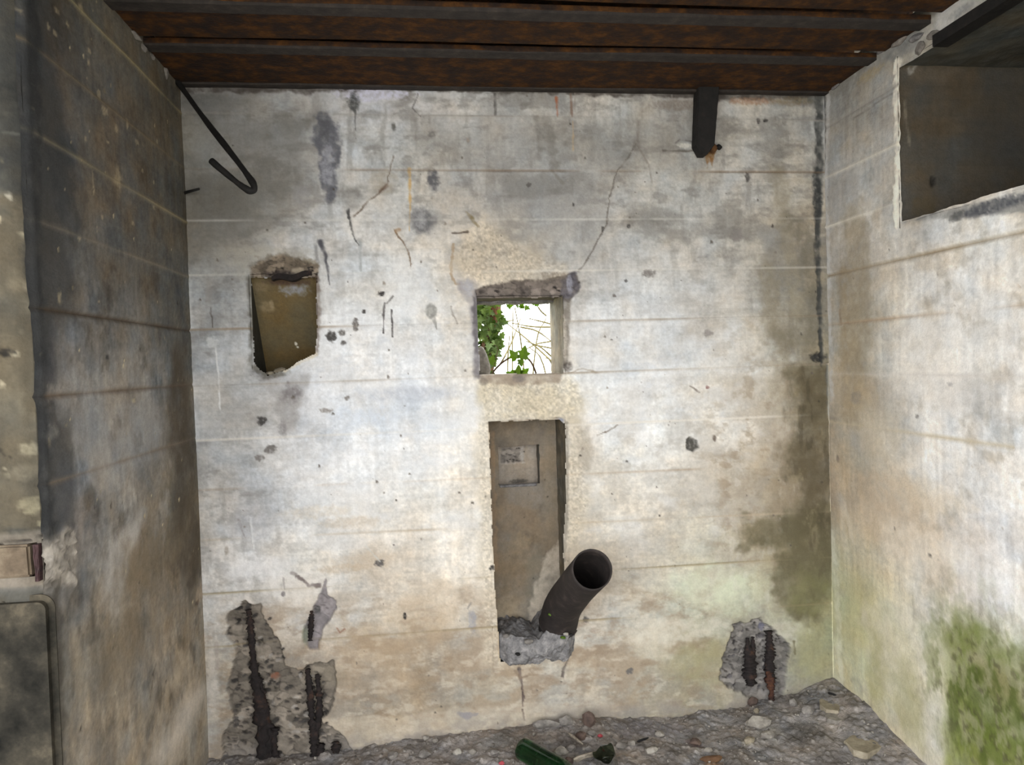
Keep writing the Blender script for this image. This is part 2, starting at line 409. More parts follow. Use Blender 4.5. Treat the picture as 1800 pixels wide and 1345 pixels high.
rows = [
 [(140,138,134),(150,150,150),(165,165,165),(185,185,188),(195,195,198),(190,190,190),(185,182,178),(190,188,185),(175,173,168),(165,160,155),(198,195,188),(150,149,146)],
 [(150,148,140),(150,150,150),(165,165,166),(190,190,190),(188,187,184),(175,174,172),(168,166,163),(168,166,162),(170,168,163),(165,163,158),(190,188,183),(185,182,176)],
 [(130,126,118),(130,127,120),(165,163,160),(190,190,190),(190,187,182),(172,168,163),(160,158,156),(160,160,160),(172,170,166),(185,183,178),(192,189,184),(175,168,155)],
 [(130,127,120),(150,147,142),(190,189,188),(208,208,208),(205,203,200),(195,185,172),(185,180,172),(175,174,172),(180,178,174),(188,186,182),(178,174,166),(155,147,133)],
 [(170,169,167),(168,167,165),(205,204,203),(225,225,225),(222,221,218),(205,198,188),(190,185,178),(205,205,205),(205,205,204),(195,193,190),(185,181,173),(140,133,117)],
 [(180,180,180),(178,178,178),(215,215,216),(230,230,231),(228,228,229),(212,208,202),(205,200,192),(215,214,213),(215,216,217),(200,199,197),(190,186,178),(145,138,120)],
 [(178,177,175),(180,178,175),(205,206,210),(222,226,232),(212,216,222),(220,218,215),(205,198,186),(222,221,218),(224,224,224),(218,216,212),(200,196,188),(135,127,105)],
 [(175,174,172),(182,181,180),(222,223,226),(230,231,233),(230,229,228),(218,213,205),(180,170,155),(210,206,200),(222,220,215),(215,212,206),(202,195,184),(135,125,105)],
 [(190,188,184),(190,190,192),(222,221,220),(226,223,218),(224,219,211),(218,210,198),(170,158,140),(205,198,186),(212,206,196),(200,194,184),(180,170,154),(120,108,88)],
 [(205,200,194),(220,218,216),(215,210,202),(205,195,182),(214,206,195),(222,214,202),(200,188,170),(205,195,180),(210,202,190),(202,196,180),(160,150,130),(112,105,82)],
 [(193,190,185),(203,197,190),(206,201,194),(197,188,175),(191,180,164),(192,183,170),(185,174,159),(187,176,162),(192,187,174),(193,194,178),(178,176,156),(130,127,99)],  # this row and those below darkened to offset stronger light low down
 [(178,172,161),(165,156,143),(164,151,135),(159,145,127),(156,142,123),(171,160,145),(164,155,140),(178,171,159),(174,167,153),(154,150,125),(160,158,142),(142,140,109)],
 [(170,162,151),(152,145,134),(156,145,131),(156,145,128),(156,143,125),(166,157,140),(170,161,147),(170,161,147),(160,152,135),(152,145,124),(157,148,133),(152,150,127)]]
wb.base_grid(xs, ys, rows, 0.035)
# each board course differs a little in tone and stands a little proud or back
rs = np.random.RandomState(5)
for i in range(len(marks)-1):
    k = slice(marks[i], marks[i+1]+1)
    wb.C[k] *= 1+rs.uniform(-0.018, 0.018); wb.H[marks[i]:marks[i+1]] += rs.uniform(-0.002, 0.002)
wb.weather(0.075, 0.045, 0.045, 0.08, 3.5, 0.003)
# soot clouds over the upper and outer wall, lime bloom in the middle, brown damp low down
up = sstep(1.35, 2.0, wb.B); core = np.maximum(wb.near(690, 640, 190, 210), 0.8*wb.near(1150, 680, 170, 160))
out = np.clip(0.25+0.75*up+0.5*sstep(0.5, 0.05, wb.A)+0.5*sstep(1.9, 2.35, wb.A), 0, 1)*(1-0.85*core)
wb.mottle(1, 5, 9, 0.02, 0.40, (112, 110, 106), 0.50, out)
wb.mottle(6, 14, 26, 0.08, 0.42, (104, 101, 97), 0.38, out)
wb.mottle(11, 26, 8, 0.15, 0.5, (120, 117, 112), 0.35, out)
wb.mottle(17, 7, 12, 0.05, 0.40, (214, 214, 215), 0.45, np.clip(1.1-out, 0.25, 1)*sstep(0.45, 0.8, wb.B))
wb.mottle(21, 5, 8, -0.25, 0.25, (238, 240, 244), 0.55, core)
wb.mottle(26, 12, 20, 0.10, 0.4, (196, 202, 212), 0.35, core)
low = sstep(0.75, 0.35, wb.B)*sstep(2.1, 1.8, wb.A)
wb.mottle(31, 6, 12, -0.05, 0.35, (150, 131, 109), 0.55, low)
wb.mottle(36, 16, 30, 0.05, 0.4, (134, 116, 97), 0.45, low)
wb.mottle(40, 20, 40, 0.12, 0.45, (214, 204, 188), 0.35, low)
# rough granular render above, below and beside the openings
def granular(s, P, col, al, edge=20, nz=14):
    s.poly(P, col, al, edge, nz, 18)
    Q = np.array(s.pts(P)); k = s.sl(Q[:, 0].min(), Q[:, 0].max(), Q[:, 1].min(), Q[:, 1].max())
    mk = 1-sstep(-0.03, 0.01, poly_sd(s.A[k], s.B[k], Q))
    g = fbm(s.A[k]*140, s.B[k]*140, 25, 3)
    s.C[k] *= (1+0.20*g*mk)[..., None]; s.H[k] += 0.002*g*mk
granular(wb, [(795, 430), (850, 380), (930, 440), (1000, 460), (1000, 510), (820, 515)], (208, 193, 170), 0.55)
granular(wb, [(838, 660), (1010, 660), (1030, 700), (1010, 745), (845, 745)], (194, 182, 158), 0.75)
granular(wb, [(836, 740), (866, 740), (872, 960), (884, 1175), (850, 1170), (842, 960)], (202, 191, 172), 0.6)
granular(wb, [(990, 740), (1032, 750), (1040, 880), (1015, 960), (990, 980)], (190, 178, 158), 0.65)
wb.blob(1028, 790, 14, 40, (160, 152, 140), 0.6)
# broad smears
S_ = wb
S_.blob(720, 692, 85, 15, (184, 188, 197), 0.75, 0.9, 0.3)
S_.blob(650, 730, 70, 20, (206, 214, 226), 0.6, 0.9, 0.3)
S_.blob(640, 985, 60, 14, (186, 170, 150), 0.55); S_.blob(600, 1000, 40, 8, (182, 162, 138), 0.5)
S_.blob(460, 1000, 60, 22, (232, 230, 230), 0.6, 0.9); S_.blob(620, 918, 60, 10, (196, 182, 164), 0.5)
S_.blob(700, 1120, 120, 40, (182, 160, 132), 0.4); S_.blob(760, 1060, 60, 40, (190, 170, 146), 0.4)
S_.blob(560, 900, 60, 12, (206, 192, 172), 0.4); S_.blob(520, 1035, 60, 28, (226, 221, 215), 0.6)
S_.blob(650, 1190, 90, 36, (172, 152, 128), 0.35)
S_.poly([(560, 1262), (700, 1262), (800, 1246), (930, 1238), (1080, 1235), (1100, 1255), (840, 1290), (600, 1325)], (200, 188, 170), 0.5, 12, 8)
S_.blob(1250, 1030, 75, 40, (206, 213, 188), 0.6, 0.5, 0.35)
S_.blob(1310, 1040, 50, 40, (202, 206, 180), 0.5)
S_.blob(1230, 1165, 70, 40, (152, 145, 112), 0.65, 0.8); S_.blob(1150, 1130, 40, 30, (206, 199, 182), 0.5)
S_.blob(1180, 1110, 110, 24, (212, 206, 192), 0.6, 0.5); S_.blob(1370, 1115, 50, 22, (204, 200, 188), 0.6)
S_.blob(1425, 1150, 34, 60, (156, 153, 118), 0.65, 0.8)
dm = np.clip(1.3*S_.near(1330, 840, 110, 230), 0, 1)
S_.mottle(13, 7, 10, -0.15, 0.3, (172, 160, 143), 0.50, dm); S_.mottle(18, 18, 26, 0.05, 0.4, (140, 124, 103), 0.50, dm); S_.mottle(23, 34, 22, 0.1, 0.4, (206, 201, 193), 0.4, dm)
S_.mottle(28, 9, 14, 0.0, 0.4, (182, 178, 172), 0.45, S_.near(1180, 820, 180, 160)); S_.mottle(32, 22, 34, 0.08, 0.4, (164, 158, 150), 0.35, S_.near(1180, 850, 220, 200))
S_.blob(1375, 900, 60, 110, (142, 130, 110), 0.5, 1.2, 0.8, 14); S_.blob(1360, 800, 40, 60, (168, 152, 130), 0.4, 1.2, 0.8, 16)
# olive and soot stains in the right corner
S_.poly([(1385, 660), (1462, 640), (1468, 1000), (1445, 960), (1395, 950), (1400, 880), (1385, 830), (1392, 760)], (86, 78, 60), 0.82, 34, 34, 12)
S_.poly([(1320, 905), (1462, 880), (1466, 1000), (1440, 1085), (1405, 1080), (1372, 1045), (1345, 1000), (1378, 965), (1310, 960)], (92, 86, 65), 0.80, 26, 34, 14)
S_.blob(1420, 1045, 44, 40, (118, 116, 80), 0.6); S_.mottle(33, 20, 12, 0.1, 0.4, (150, 138, 112), 0.5, S_.near(1420, 830, 60, 190)); S_.mottle(38, 30, 10, 0.1, 0.4, (70, 64, 50), 0.5, S_.near(1425, 800, 50, 260))
S_.stroke([(1368, 300), (1378, 380), (1392, 480), (1400, 545)], 26, (142, 134, 116), 0.6, 5, 20, 0, 0.6)
S_.stroke([(1390, 385), (1420, 430), (1428, 520), (1425, 620)], 28, (112, 106, 92), 0.6, 5, 20, 0, 0.6)
S_.stroke([(1352, 480), (1358, 560), (1375, 610)], 36, (132, 124, 106), 0.6, 6, 20, 0, 0.7)
S_.blob(1395, 590, 44, 26, (120, 113, 96), 0.55); S_.blob(1368, 700, 10, 60, (170, 162, 146), 0.4)
S_.stroke([(1440, 170), (1440, 300), (1437, 420), (1444, 640)], 13, (56, 58, 58), 0.85, 3, 30, 0.004, 0.5, 6)
S_.stroke([(1456, 640), (1462, 760), (1466, 880), (1470, 1000)], 8, (80, 80, 76), 0.75, 3, 30, 0.003)
S_.blob(1436, 345, 9, 45, (52, 54, 55), 0.8); S_.blob(1425, 172, 30, 16, (84, 86, 84), 0.85); S_.blob(1438, 628, 14, 8, (46, 46, 46), 0.85, dep=0.01)
S_.blob(1400, 195, 30, 10, (205, 200, 190), 0.5)
# sooty, rusty top edge
S_.poly([(320, 140), (1440, 140), (1445, 172), (1300, 176), (1180, 172), (1000, 166), (700, 160), (500, 164), (330, 160)], (72, 66, 62), 0.9, 6, 8, 25)
S_.blob(1195, 185, 50, 10, (128, 120, 112), 0.8); S_.blob(1320, 178, 40, 7, (156, 120, 96), 0.7); S_.blob(1390, 178, 36, 8, (132, 118, 94), 0.7)
S_.blob(360, 175, 40, 14, (96, 96, 94), 0.6); S_.blob(660, 166, 60, 11, (206, 206, 226), 0.9, 0.7, 0.8, 60); S_.blob(350, 155, 24, 10, (170, 170, 168), 0.5)
S_.blob(390, 190, 60, 20, (124, 124, 122), 0.4)
S_.blob(420, 225, 60, 14, (150, 150, 152), 0.5); S_.blob(470, 250, 60, 30, (142, 142, 142), 0.5)
S_.blob(360, 250, 24, 30, (166, 164, 160), 0.5); S_.blob(395, 280, 26, 20, (196, 196, 200), 0.5)
S_.poly([(322, 205), (555, 205), (548, 300), (490, 380), (455, 470), (322, 475)], (108, 106, 100), 0.38, 60, 40, 9); S_.poly([(328, 305), (540, 305), (470, 380), (330, 385)], (104, 100, 92), 0.35, 30, 30, 14)
S_.poly([(880, 305), (1060, 305), (1060, 470), (1000, 470), (950, 420), (860, 390)], (134, 133, 131), 0.40, 50, 40, 10); S_.poly([(720, 210), (1230, 215), (1220, 295), (740, 292)], (136, 134, 130), 0.32, 40, 30, 12)
# grey-blue streaks and spots
S_.poly([(556, 206), (575, 196), (596, 225), (599, 268), (592, 300), (592, 345), (580, 356), (567, 330), (562, 285), (550, 245)], (92, 93, 101), 0.9, 8, 10, 40)
S_.blob(576, 290, 12, 40, (190, 192, 202), 0.5, 0.6, 0.6); S_.blob(570, 225, 10, 26, (84, 84, 88), 0.55)
S_.blob(622, 180, 10, 18, (66, 68, 68), 0.85); S_.stroke([(624, 195), (625, 228)], 5, (84, 84, 84), 0.8, 1, 60, 0, 0.6, 2)
S_.blob(762, 317, 11, 18, (88, 88, 93), 0.9); S_.blob(742, 388, 22, 25, (98, 98, 101), 0.9, 0.6, 0.4); S_.blob(740, 388, 11, 14, (176, 176, 178), 0.6, 0.7, 0.6)
S_.blob(759, 236, 6, 6, (116, 114, 112), 0.8); S_.blob(692, 223, 4, 7, (90, 88, 84), 0.8)
S_.poly([(935, 205), (968, 206), (978, 240), (982, 300), (968, 300), (962, 250), (952, 240), (950, 280), (940, 280), (945, 230)], (118, 115, 110), 0.6, 8, 8, 40)
S_.stroke([(970, 300), (990, 322)], 5, (124, 120, 114), 0.6); S_.stroke([(870, 165), (871, 203)], 4, (84, 82, 80), 0.8)
S_.stroke([(978, 172), (980, 205)], 6, (158, 88, 58), 0.8, 1, 60, 0, 0.5, 3); S_.stroke([(1003, 165), (1005, 205)], 4, (120, 96, 82), 0.7)
S_.stroke([(720, 298), (721, 360), (719, 405)], 6, (196, 158, 98), 0.75, 1, 40, 0, 0.6, 2); S_.stroke([(1007, 215), (1007, 265)], 3, (190, 160, 120), 0.5)
S_.stroke([(735, 165), (725, 190), (740, 205)], 2, (86, 84, 84), 0.8); S_.stroke([(1010, 150), (1010, 205)], 2, (150, 140, 134), 0.5)
S_.blob(530, 345, 16, 26, (150, 150, 154), 0.5); S_.blob(672, 318, 24, 22, (162, 150, 132), 0.5)
S_.stroke([(563, 425), (572, 450), (577, 475), (578, 500)], 8, (70, 70, 76), 0.9, 2, 50, 0, 0.7, 2); S_.stroke([(555, 430), (558, 462)], 6, (120, 120, 122), 0.6)
S_.stroke([(613, 372), (618, 405), (630, 432)], 7, (64, 64, 64), 0.9, 3.5, 60, 0.002, 0.6, 2); S_.stroke([(633, 425), (634, 475)], 5, (156, 160, 162), 0.7)
S_.stroke([(692, 403), (708, 425), (718, 445), (722, 468)], 3, (116, 98, 80), 0.85, 2, 60, 0.002); S_.stroke([(697, 406), (702, 404)], 6, (150, 120, 90), 0.7)
S_.stroke([(795, 410), (822, 408)], 4, (80, 70, 62), 0.85, 2, 60, 0.003); S_.stroke([(820, 372), (835, 390), (842, 398)], 5, (122, 108, 78), 0.8, 2, 60, 0.003)
S_.stroke([(798, 430), (792, 480), (800, 498), (818, 500)], 4, (160, 138, 112), 0.7, 2.5)
# cracks
S_.stroke([(692, 275), (680, 325), (668, 338), (650, 352), (622, 382)], 2.6, (100, 88, 76), 0.85, 2.5, 50, 0.003)
S_.stroke([(680, 326), (668, 336)], 6, (104, 84, 72), 0.75)
S_.stroke([(1118, 252), (1103, 280), (1085, 300), (1072, 345), (1066, 395), (1045, 435), (1030, 462), (1017, 478)], 2.4, (104, 98, 92), 0.8, 2.0, 50, 0.003)
S_.stroke([(1122, 215), (1120, 250)], 4, (124, 118, 112), 0.6); S_.stroke([(1118, 252), (1140, 290), (1146, 322)], 3, (126, 120, 112), 0.6); S_.blob(1118, 256, 9, 9, (110, 104, 100), 0.6)
S_.stroke([(1165, 265), (1205, 266), (1225, 264)], 3, (96, 90, 84), 0.8); S_.stroke([(1186, 252), (1194, 246), (1220, 250)], 2.5, (100, 96, 94), 0.8); S_.blob(1205, 256, 14, 5, (222, 218, 208), 0.7)
S_.stroke([(1050, 765), (1070, 758), (1086, 747)], 2.6, (110, 98, 86), 0.8, 1.5, 50, 0.002)
S_.stroke([(1000, 655), (1025, 648), (1052, 655)], 3, (140, 126, 110), 0.6, 2)
S_.stroke([(912, 1176), (917, 1200), (920, 1228), (919, 1242)], 5, (92, 80, 76), 0.9, 1.5, 60, 0.008, 0.4, 3); S_.stroke([(919, 1248), (922, 1266)], 3, (100, 88, 82), 0.85, 1, 60, 0.005)
S_.stroke([(905, 1180), (915, 1192), (926, 1190)], 4, (128, 112, 96), 0.8, 2)
S_.stroke([(988, 1145), (998, 1158), (990, 1180), (989, 1190)], 4, (82, 74, 70), 0.8, 2, 60, 0.003)
S_.stroke([(1180, 160), (1182, 210)], 2, (150, 146, 142), 0.5)
# rust drips under the hanger
S_.poly([(1234, 258), (1260, 258), (1256, 272), (1252, 292), (1247, 278), (1243, 296), (1240, 276)], (126, 90, 52), 0.95, 3, 3, 80)
S_.poly([(1206, 196), (1228, 190), (1228, 250), (1212, 244)], (120, 120, 116), 0.6, 10, 6)
# spots, drips and small holes
for x, y, rx, ry, c in [(583, 592, 8, 9, 84), (601, 586, 5, 5, 126), (604, 603, 4, 4, 110), (670, 517, 5, 5, 70), (640, 548, 3, 3, 90), (625, 570, 5, 10, 130),
                        (460, 740, 8, 7, 80), (1237, 265, 6, 5, 70), (1345, 212, 4, 3, 60), (1333, 212, 3, 5, 100), (1296, 412, 10, 12, 156), (1314, 313, 4, 8, 110),
                        (475, 790, 10, 7, 136), (712, 1083, 3, 6, 50), (667, 990, 8, 5, 110), (865, 998, 4, 4, 70), (1030, 1090, 5, 5, 110), (1107, 1180, 6, 5, 120),
                        (492, 590, 3, 3, 110), (610, 700, 4, 4, 160), (572, 722, 10, 4, 178), (1245, 585, 8, 6, 168), (1140, 480, 12, 6, 150), (1101, 494, 3, 3, 70),
                        (1080, 520, 3, 3, 140), (1105, 398, 3, 4, 90), (1060, 402, 3, 4, 80), (455, 805, 8, 5, 150), (1008, 360, 2, 3, 90), (930, 325, 4, 4, 110)]:
    S_.blob(x, y, rx*1.1, ry*1.1, (c*0.85, c*0.82, c*0.80), 0.95, 0.5, 0.6, dep=0.002)
S_.poly([(1206, 772), (1214, 768), (1226, 776), (1230, 788), (1218, 794), (1207, 790)], (74, 72, 68), 0.95, 3, 3, 80, 0.012)
S_.blob(1256, 771, 3, 6, (96, 84, 76), 0.8); S_.blob(1244, 681, 3, 3, (120, 80, 76), 0.8); S_.stroke([(1213, 678), (1230, 690)], 2.5, (110, 100, 92), 0.7)
S_.blob(758, 547, 10, 13, (132, 132, 128), 0.75, 0.5, 0.4); S_.blob(757, 546, 5, 7, (182, 180, 176), 0.6); S_.stroke([(760, 555), (768, 580)], 8, (128, 126, 122), 0.7, 1, 60, 0, 0.5, 2)
S_.stroke([(676, 533), (674, 560), (674, 586)], 3, (66, 62, 62), 0.85, 1.5, 80, 0.002); S_.stroke([(688, 545), (690, 592)], 3, (66, 62, 62), 0.85, 1.5, 80, 0.002); S_.stroke([(680, 533), (691, 521)], 3, (96, 92, 90), 0.7)
S_.stroke([(793, 538), (797, 556), (804, 568)], 2.6, (108, 100, 92), 0.8, 2)
S_.blob(373, 602, 11, 9, (206, 208, 208), 0.8, 0.5, 0.6); S_.stroke([(379, 612), (384, 660), (386, 720)], 3, (226, 226, 226), 0.85, 1, 40, -0.002, 0.5, 2)
S_.stroke([(370, 540), (373, 575)], 3, (86, 80, 76), 0.8, 1.5); S_.stroke([(366, 500), (366, 540)], 10, (150, 146, 142), 0.5)
S_.stroke([(508, 765), (513, 820)], 3, (206, 206, 206), 0.7, 1); S_.stroke([(440, 910), (446, 965)], 4, (226, 226, 224), 0.8, 1, 40, -0.002, 0.5, 2); S_.blob(437, 912, 6, 6, (216, 214, 212), 0.7)
S_.stroke([(420, 915), (430, 945)], 5, (128, 116, 110), 0.7, 1, 60, 0, 0.5, 2); S_.stroke([(500, 865), (505, 890)], 5, (190, 192, 192), 0.6); S_.blob(398, 968, 4, 8, (150, 140, 128), 0.7)
S_.stroke([(643, 960), (668, 988)], 3, (190, 190, 186), 0.7)
S_.blob(440, 925, 40, 26, (176, 178, 184), 0.5); S_.blob(830, 1092, 7, 22, (146, 146, 152), 0.75, 0.5); S_.stroke([(822, 1070), (828, 1060)], 3, (130, 126, 122), 0.7)
S_.poly([(450, 662), (545, 655), (540, 690), (512, 760), (498, 768), (484, 700)], (150, 145, 142), 0.6, 14, 12, 20); S_.blob(515, 690, 18, 16, (104, 98, 98), 0.6, 0.8, 0.7); S_.blob(496, 755, 8, 14, (128, 124, 124), 0.6)
S_.blob(470, 450, 70, 20, (178, 172, 160), 0.6, 0.9, 0.7, 20); S_.blob(500, 462, 44, 16, (104, 96, 84), 0.75, 0.8, 0.7, 40, dep=0.006); S_.blob(460, 470, 22, 10, (84, 78, 72), 0.7, 0.7, 0.7)
S_.blob(540, 468, 22, 14, (132, 122, 104), 0.7, 0.7, 0.7); S_.blob(430, 470, 20, 26, (160, 156, 146), 0.5)
S_.poly([(443, 470), (462, 458), (500, 452), (535, 456), (560, 468), (556, 492), (442, 492)], (116, 104, 90), 0.85, 6, 10, 30, 0.008, 0.9, 0.012)
S_.blob(492, 482, 30, 7, (62, 54, 52), 0.85, 0.8, 0.7); S_.blob(524, 476, 12, 6, (176, 164, 144), 0.6); S_.blob(470, 655, 22, 12, (92, 92, 92), 0.75, 0.7, 0.6); S_.blob(448, 560, 6, 60, (110, 108, 92), 0.6)
# soiled edge of the upper niche
S_.stroke([(441, 492), (445, 560), (446, 640), (470, 662), (500, 655)], 14, (92, 88, 78), 0.7, 3, 40, 0.004); S_.stroke([(556, 488), (558, 550), (556, 622)], 10, (118, 106, 98), 0.75, 2.5, 50, 0.004)
S_.stroke([(500, 652), (525, 638), (556, 622)], 6, (206, 192, 164), 0.7, 2)
# surround of the window
S_.poly([(800, 488), (830, 492), (850, 520), (843, 600), (846, 665), (832, 665), (828, 560), (820, 520), (806, 510)], (146, 142, 146), 0.7, 8, 8, 30)
S_.stroke([(836, 515), (838, 660)], 11, (100, 96, 100), 0.85, 2)
S_.poly([(838, 512), (862, 500), (905, 494), (960, 490), (995, 482), (1014, 478), (1016, 510), (1000, 530), (990, 526), (840, 528)], (112, 103, 97), 0.92, 4, 5, 40, 0.014, 0.9, 0.016)
S_.poly([(990, 486), (1012, 476), (1020, 508), (1004, 526), (986, 530)], (96, 93, 100), 0.85, 5, 6, 40, 0.006); S_.blob(1003, 498, 6, 18, (168, 170, 184), 0.6, 0.7, 0.6)
S_.blob(970, 484, 26, 8, (132, 122, 110), 0.7); S_.blob(822, 505, 10, 16, (168, 170, 180), 0.6, 0.7, 0.6)
S_.poly([(984, 520), (1004, 524), (1000, 600), (1000, 640), (986, 662)], (120, 113, 104), 0.85, 5, 5, 40); S_.blob(998, 645, 8, 10, (90, 84, 80), 0.8, dep=0.006); S_.blob(992, 592, 4, 40, (204, 194, 180), 0.6)
S_.poly([(843, 656), (990, 656), (984, 674), (900, 678), (846, 672)], (140, 126, 112), 0.75, 6, 6, 30); S_.blob(912, 665, 12, 8, (112, 106, 104), 0.7); S_.blob(850, 670, 8, 8, (120, 112, 104), 0.6)
# dark blue-grey head of the tall niche
S_.blob(984, 742, 10, 8, (126, 130, 146), 0.8); S_.stroke([(858, 744), (900, 740), (980, 738)], 5, (120, 106, 90), 0.6, 2.5, 60, 0.003)
S_.stroke([(996, 745), (997, 870), (992, 985)], 6, (128, 122, 112), 0.7, 2, 60); S_.stroke([(860, 745), (866, 900), (870, 1000), (878, 1160)], 4, (176, 156, 128), 0.6, 2, 60)
# spalled patches down to the aggregate
S_.poly([(424, 1058), (456, 1064), (470, 1100), (494, 1138), (498, 1172), (535, 1182), (545, 1166), (584, 1164), (592, 1210), (580, 1250), (562, 1264), (604, 1296), (640, 1345), (640, 1400), (385, 1400), (392, 1290), (412, 1262), (398, 1212), (416, 1150), (396, 1114), (402, 1082)],
        (120, 112, 102), 0.94, 3, 7, 40, 0.022, 0.85, 0.017)
S_.poly([(572, 1018), (577, 1046), (592, 1056), (590, 1072), (580, 1088), (566, 1110), (560, 1142), (544, 1142), (532, 1122), (535, 1100), (550, 1074), (560, 1046)], (132, 126, 128), 0.92, 3, 4, 50, 0.014, 0.3, 0.015)
S_.blob(557, 1074, 6, 8, (70, 70, 68), 0.85, dep=0.008); S_.blob(536, 1118, 6, 16, (128, 136, 112), 0.6)
S_.stroke([(512, 1008), (524, 1014), (542, 1030), (562, 1030)], 6, (110, 100, 98), 0.85, 3, 60, 0.004); S_.blob(498, 1044, 4, 5, (110, 104, 106), 0.8); S_.stroke([(498, 1016), (500, 1036)], 3, (140, 132, 130), 0.6)
S_.stroke([(592, 1104), (598, 1112), (606, 1106)], 3, (132, 96, 80), 0.8); S_.blob(570, 1190, 40, 24, (152, 142, 124), 0.5)
S_.poly([(1290, 1100), (1338, 1088), (1362, 1110), (1388, 1134), (1384, 1204), (1362, 1246), (1330, 1236), (1266, 1196), (1278, 1140)], (118, 114, 111), 0.92, 5, 7, 40, 0.02, 0.75, 0.013)
rp = random.Random(3)
for _ in range(75):                           # sockets left by lost pebbles in the big spall
    x_ = rp.uniform(405, 585); y_ = rp.uniform(1070, 1300)
    if x_ > 500 and y_ < 1185: continue
    if x_ > 480 and y_ < 1120: continue
    q_ = rp.uniform(2.2, 6.0); g_ = rp.uniform(40, 72)
    S_.blob(x_, y_, q_*1.5, q_*0.8, (g_, g_*0.95, g_*0.92), 0.9, 0.5, 0.35, None, rp.uniform(0.1, 0.8), 0.005)
for _ in range(30):
    x_ = rp.uniform(418, 560); y_ = rp.uniform(1080, 1300)
    if x_ > 490 and y_ < 1190: continue
    g_ = rp.uniform(150, 190); S_.blob(x_, y_, rp.uniform(3, 8), rp.uniform(2, 5), (g_, g_*0.97, g_*0.93), 0.6, 0.6, 0.5)
S_.blob(482, 1192, 8, 6, (128, 84, 66), 0.85)
for _ in range(26):
    x_ = rp.uniform(1282, 1378); y_ = rp.uniform(1100, 1215); q_ = rp.uniform(2, 4.5); g_ = rp.uniform(46, 84)
    S_.blob(x_, y_, q_*1.2, q_, (g_, g_*0.96, g_), 0.85, 0.5, 0.4, None, 0.4, 0.004)
S_.stroke([(1396, 1128), (1398, 1150)], 4, (104, 98, 76), 0.8); S_.blob(1342, 1104, 6, 8, (96, 96, 116), 0.7)
S_.blob(374, 1200, 10, 60, (206, 198, 190), 0.5); S_.stroke([(380, 1130), (382, 1180)], 8, (150, 140, 134), 0.5, 3)
S_.blob(665, 1254, 8, 4, (132, 116, 96), 0.6); S_.poly([(803, 1253), (842, 1254), (830, 1262), (820, 1270), (812, 1262)], (132, 130, 136), 0.8, 3, 4, 60)
foot = sstep(0.10, 0.0, wb.B-np.interp(wb.A, [bk(*p_)[0] for p_ in ((380, 1334), (600, 1322), (840, 1284), (1050, 1262), (1300, 1241), (1470, 1213))], [bk(*p_)[2] for p_ in ((380, 1334), (600, 1322), (840, 1284), (1050, 1262), (1300, 1241), (1470, 1213))]))
S_.mottle(34, 14, 22, -0.25, 0.3, (140, 133, 126), 0.75, foot**1.5)
S_.pits(260, 3, 0.0012, 0.0048)
S_.pits(70, 4, 0.002, 0.006, (120, 112, 104))
# joints between the boards: a fin of grout or a hairline groove
joint_style = {1: (0.6, (150, 146, 140)), 2: (-1, (112, 92, 74)), 3: (1, (214, 212, 206)), 4: (1, (210, 206, 198)), 5: (-0.6, (146, 128, 106)), 6: (-0.5, (150, 138, 122)),
               7: (0.7, (220, 214, 204)), 8: (-0.9, (150, 126, 100)), 9: (-0.5, (176, 160, 138)), 10: (-0.8, (150, 138, 110)), 11: (-0.9, (142, 128, 100))}
for i in range(1, len(marks)-1):
    kind, jc = joint_style[i]; r = marks[i]
    along = np.clip(0.42+1.5*fbm(a*3.0, a*0+i*3.7, 27, 4), 0, 1)*(1-0.6*np.exp(-((a-0.85)/0.35)**2)*(i > 2)*(i < 9))
    for o, wgt in ((-1, 0.5), (0, 1.0), (1, 0.45)):
        m_ = (along*wgt*0.75)[:, None]
        wb.C[r+o] = wb.C[r+o]*(1-m_)+np.array(jc, float)*m_
        wb.H[r+o] += (0.0022 if kind > 0 else -0.0035)*abs(kind)*wgt*along
    wb.C[r+2] *= 0.985
wb.hole([(441, 488), (556, 488), (558, 560), (554, 622), (524, 637), (500, 652), (470, 660), (447, 640), (443, 560)], 2.5)
wb.hole([(838, 524), (990, 522), (991, 600), (990, 656), (843, 658)], 1.5)
wb.hole([(859, 742), (984, 738), (994, 746), (995, 860), (990, 985), (1000, 1060), (1003, 1152), (880, 1164), (873, 1080), (866, 950)], 2.0)

def slab_with_hole(name, x0, x1, z0, z1, y0, y1, hx0, hx1, hz0, hz1, mat, parent=None):
    bm = bmesh.new()
    X = [x0, hx0, hx1, x1]; Z = [z0, hz0, hz1, z1]
    for y in (y0, y1):
        v = [[bm.verts.new((xx, y, zz)) for xx in X] for zz in Z]
        for i in range(3):
            for j in range(3):
                if i == 1 and j == 1: continue
                bm.faces.new((v[i][j], v[i][j+1], v[i+1][j+1], v[i+1][j]))
    for xx in (x0, x1):
        bm.faces.new([bm.verts.new((xx, y0, z0)), bm.verts.new((xx, y1, z0)), bm.verts.new((xx, y1, z1)), bm.verts.new((xx, y0, z1))])
    for zz in (z0, z1):
        bm.faces.new([bm.verts.new((x0, y0, zz)), bm.verts.new((x1, y0, zz)), bm.verts.new((x1, y1, zz)), bm.verts.new((x0, y1, zz))])
    return from_bm(name, bm, mat, parent)

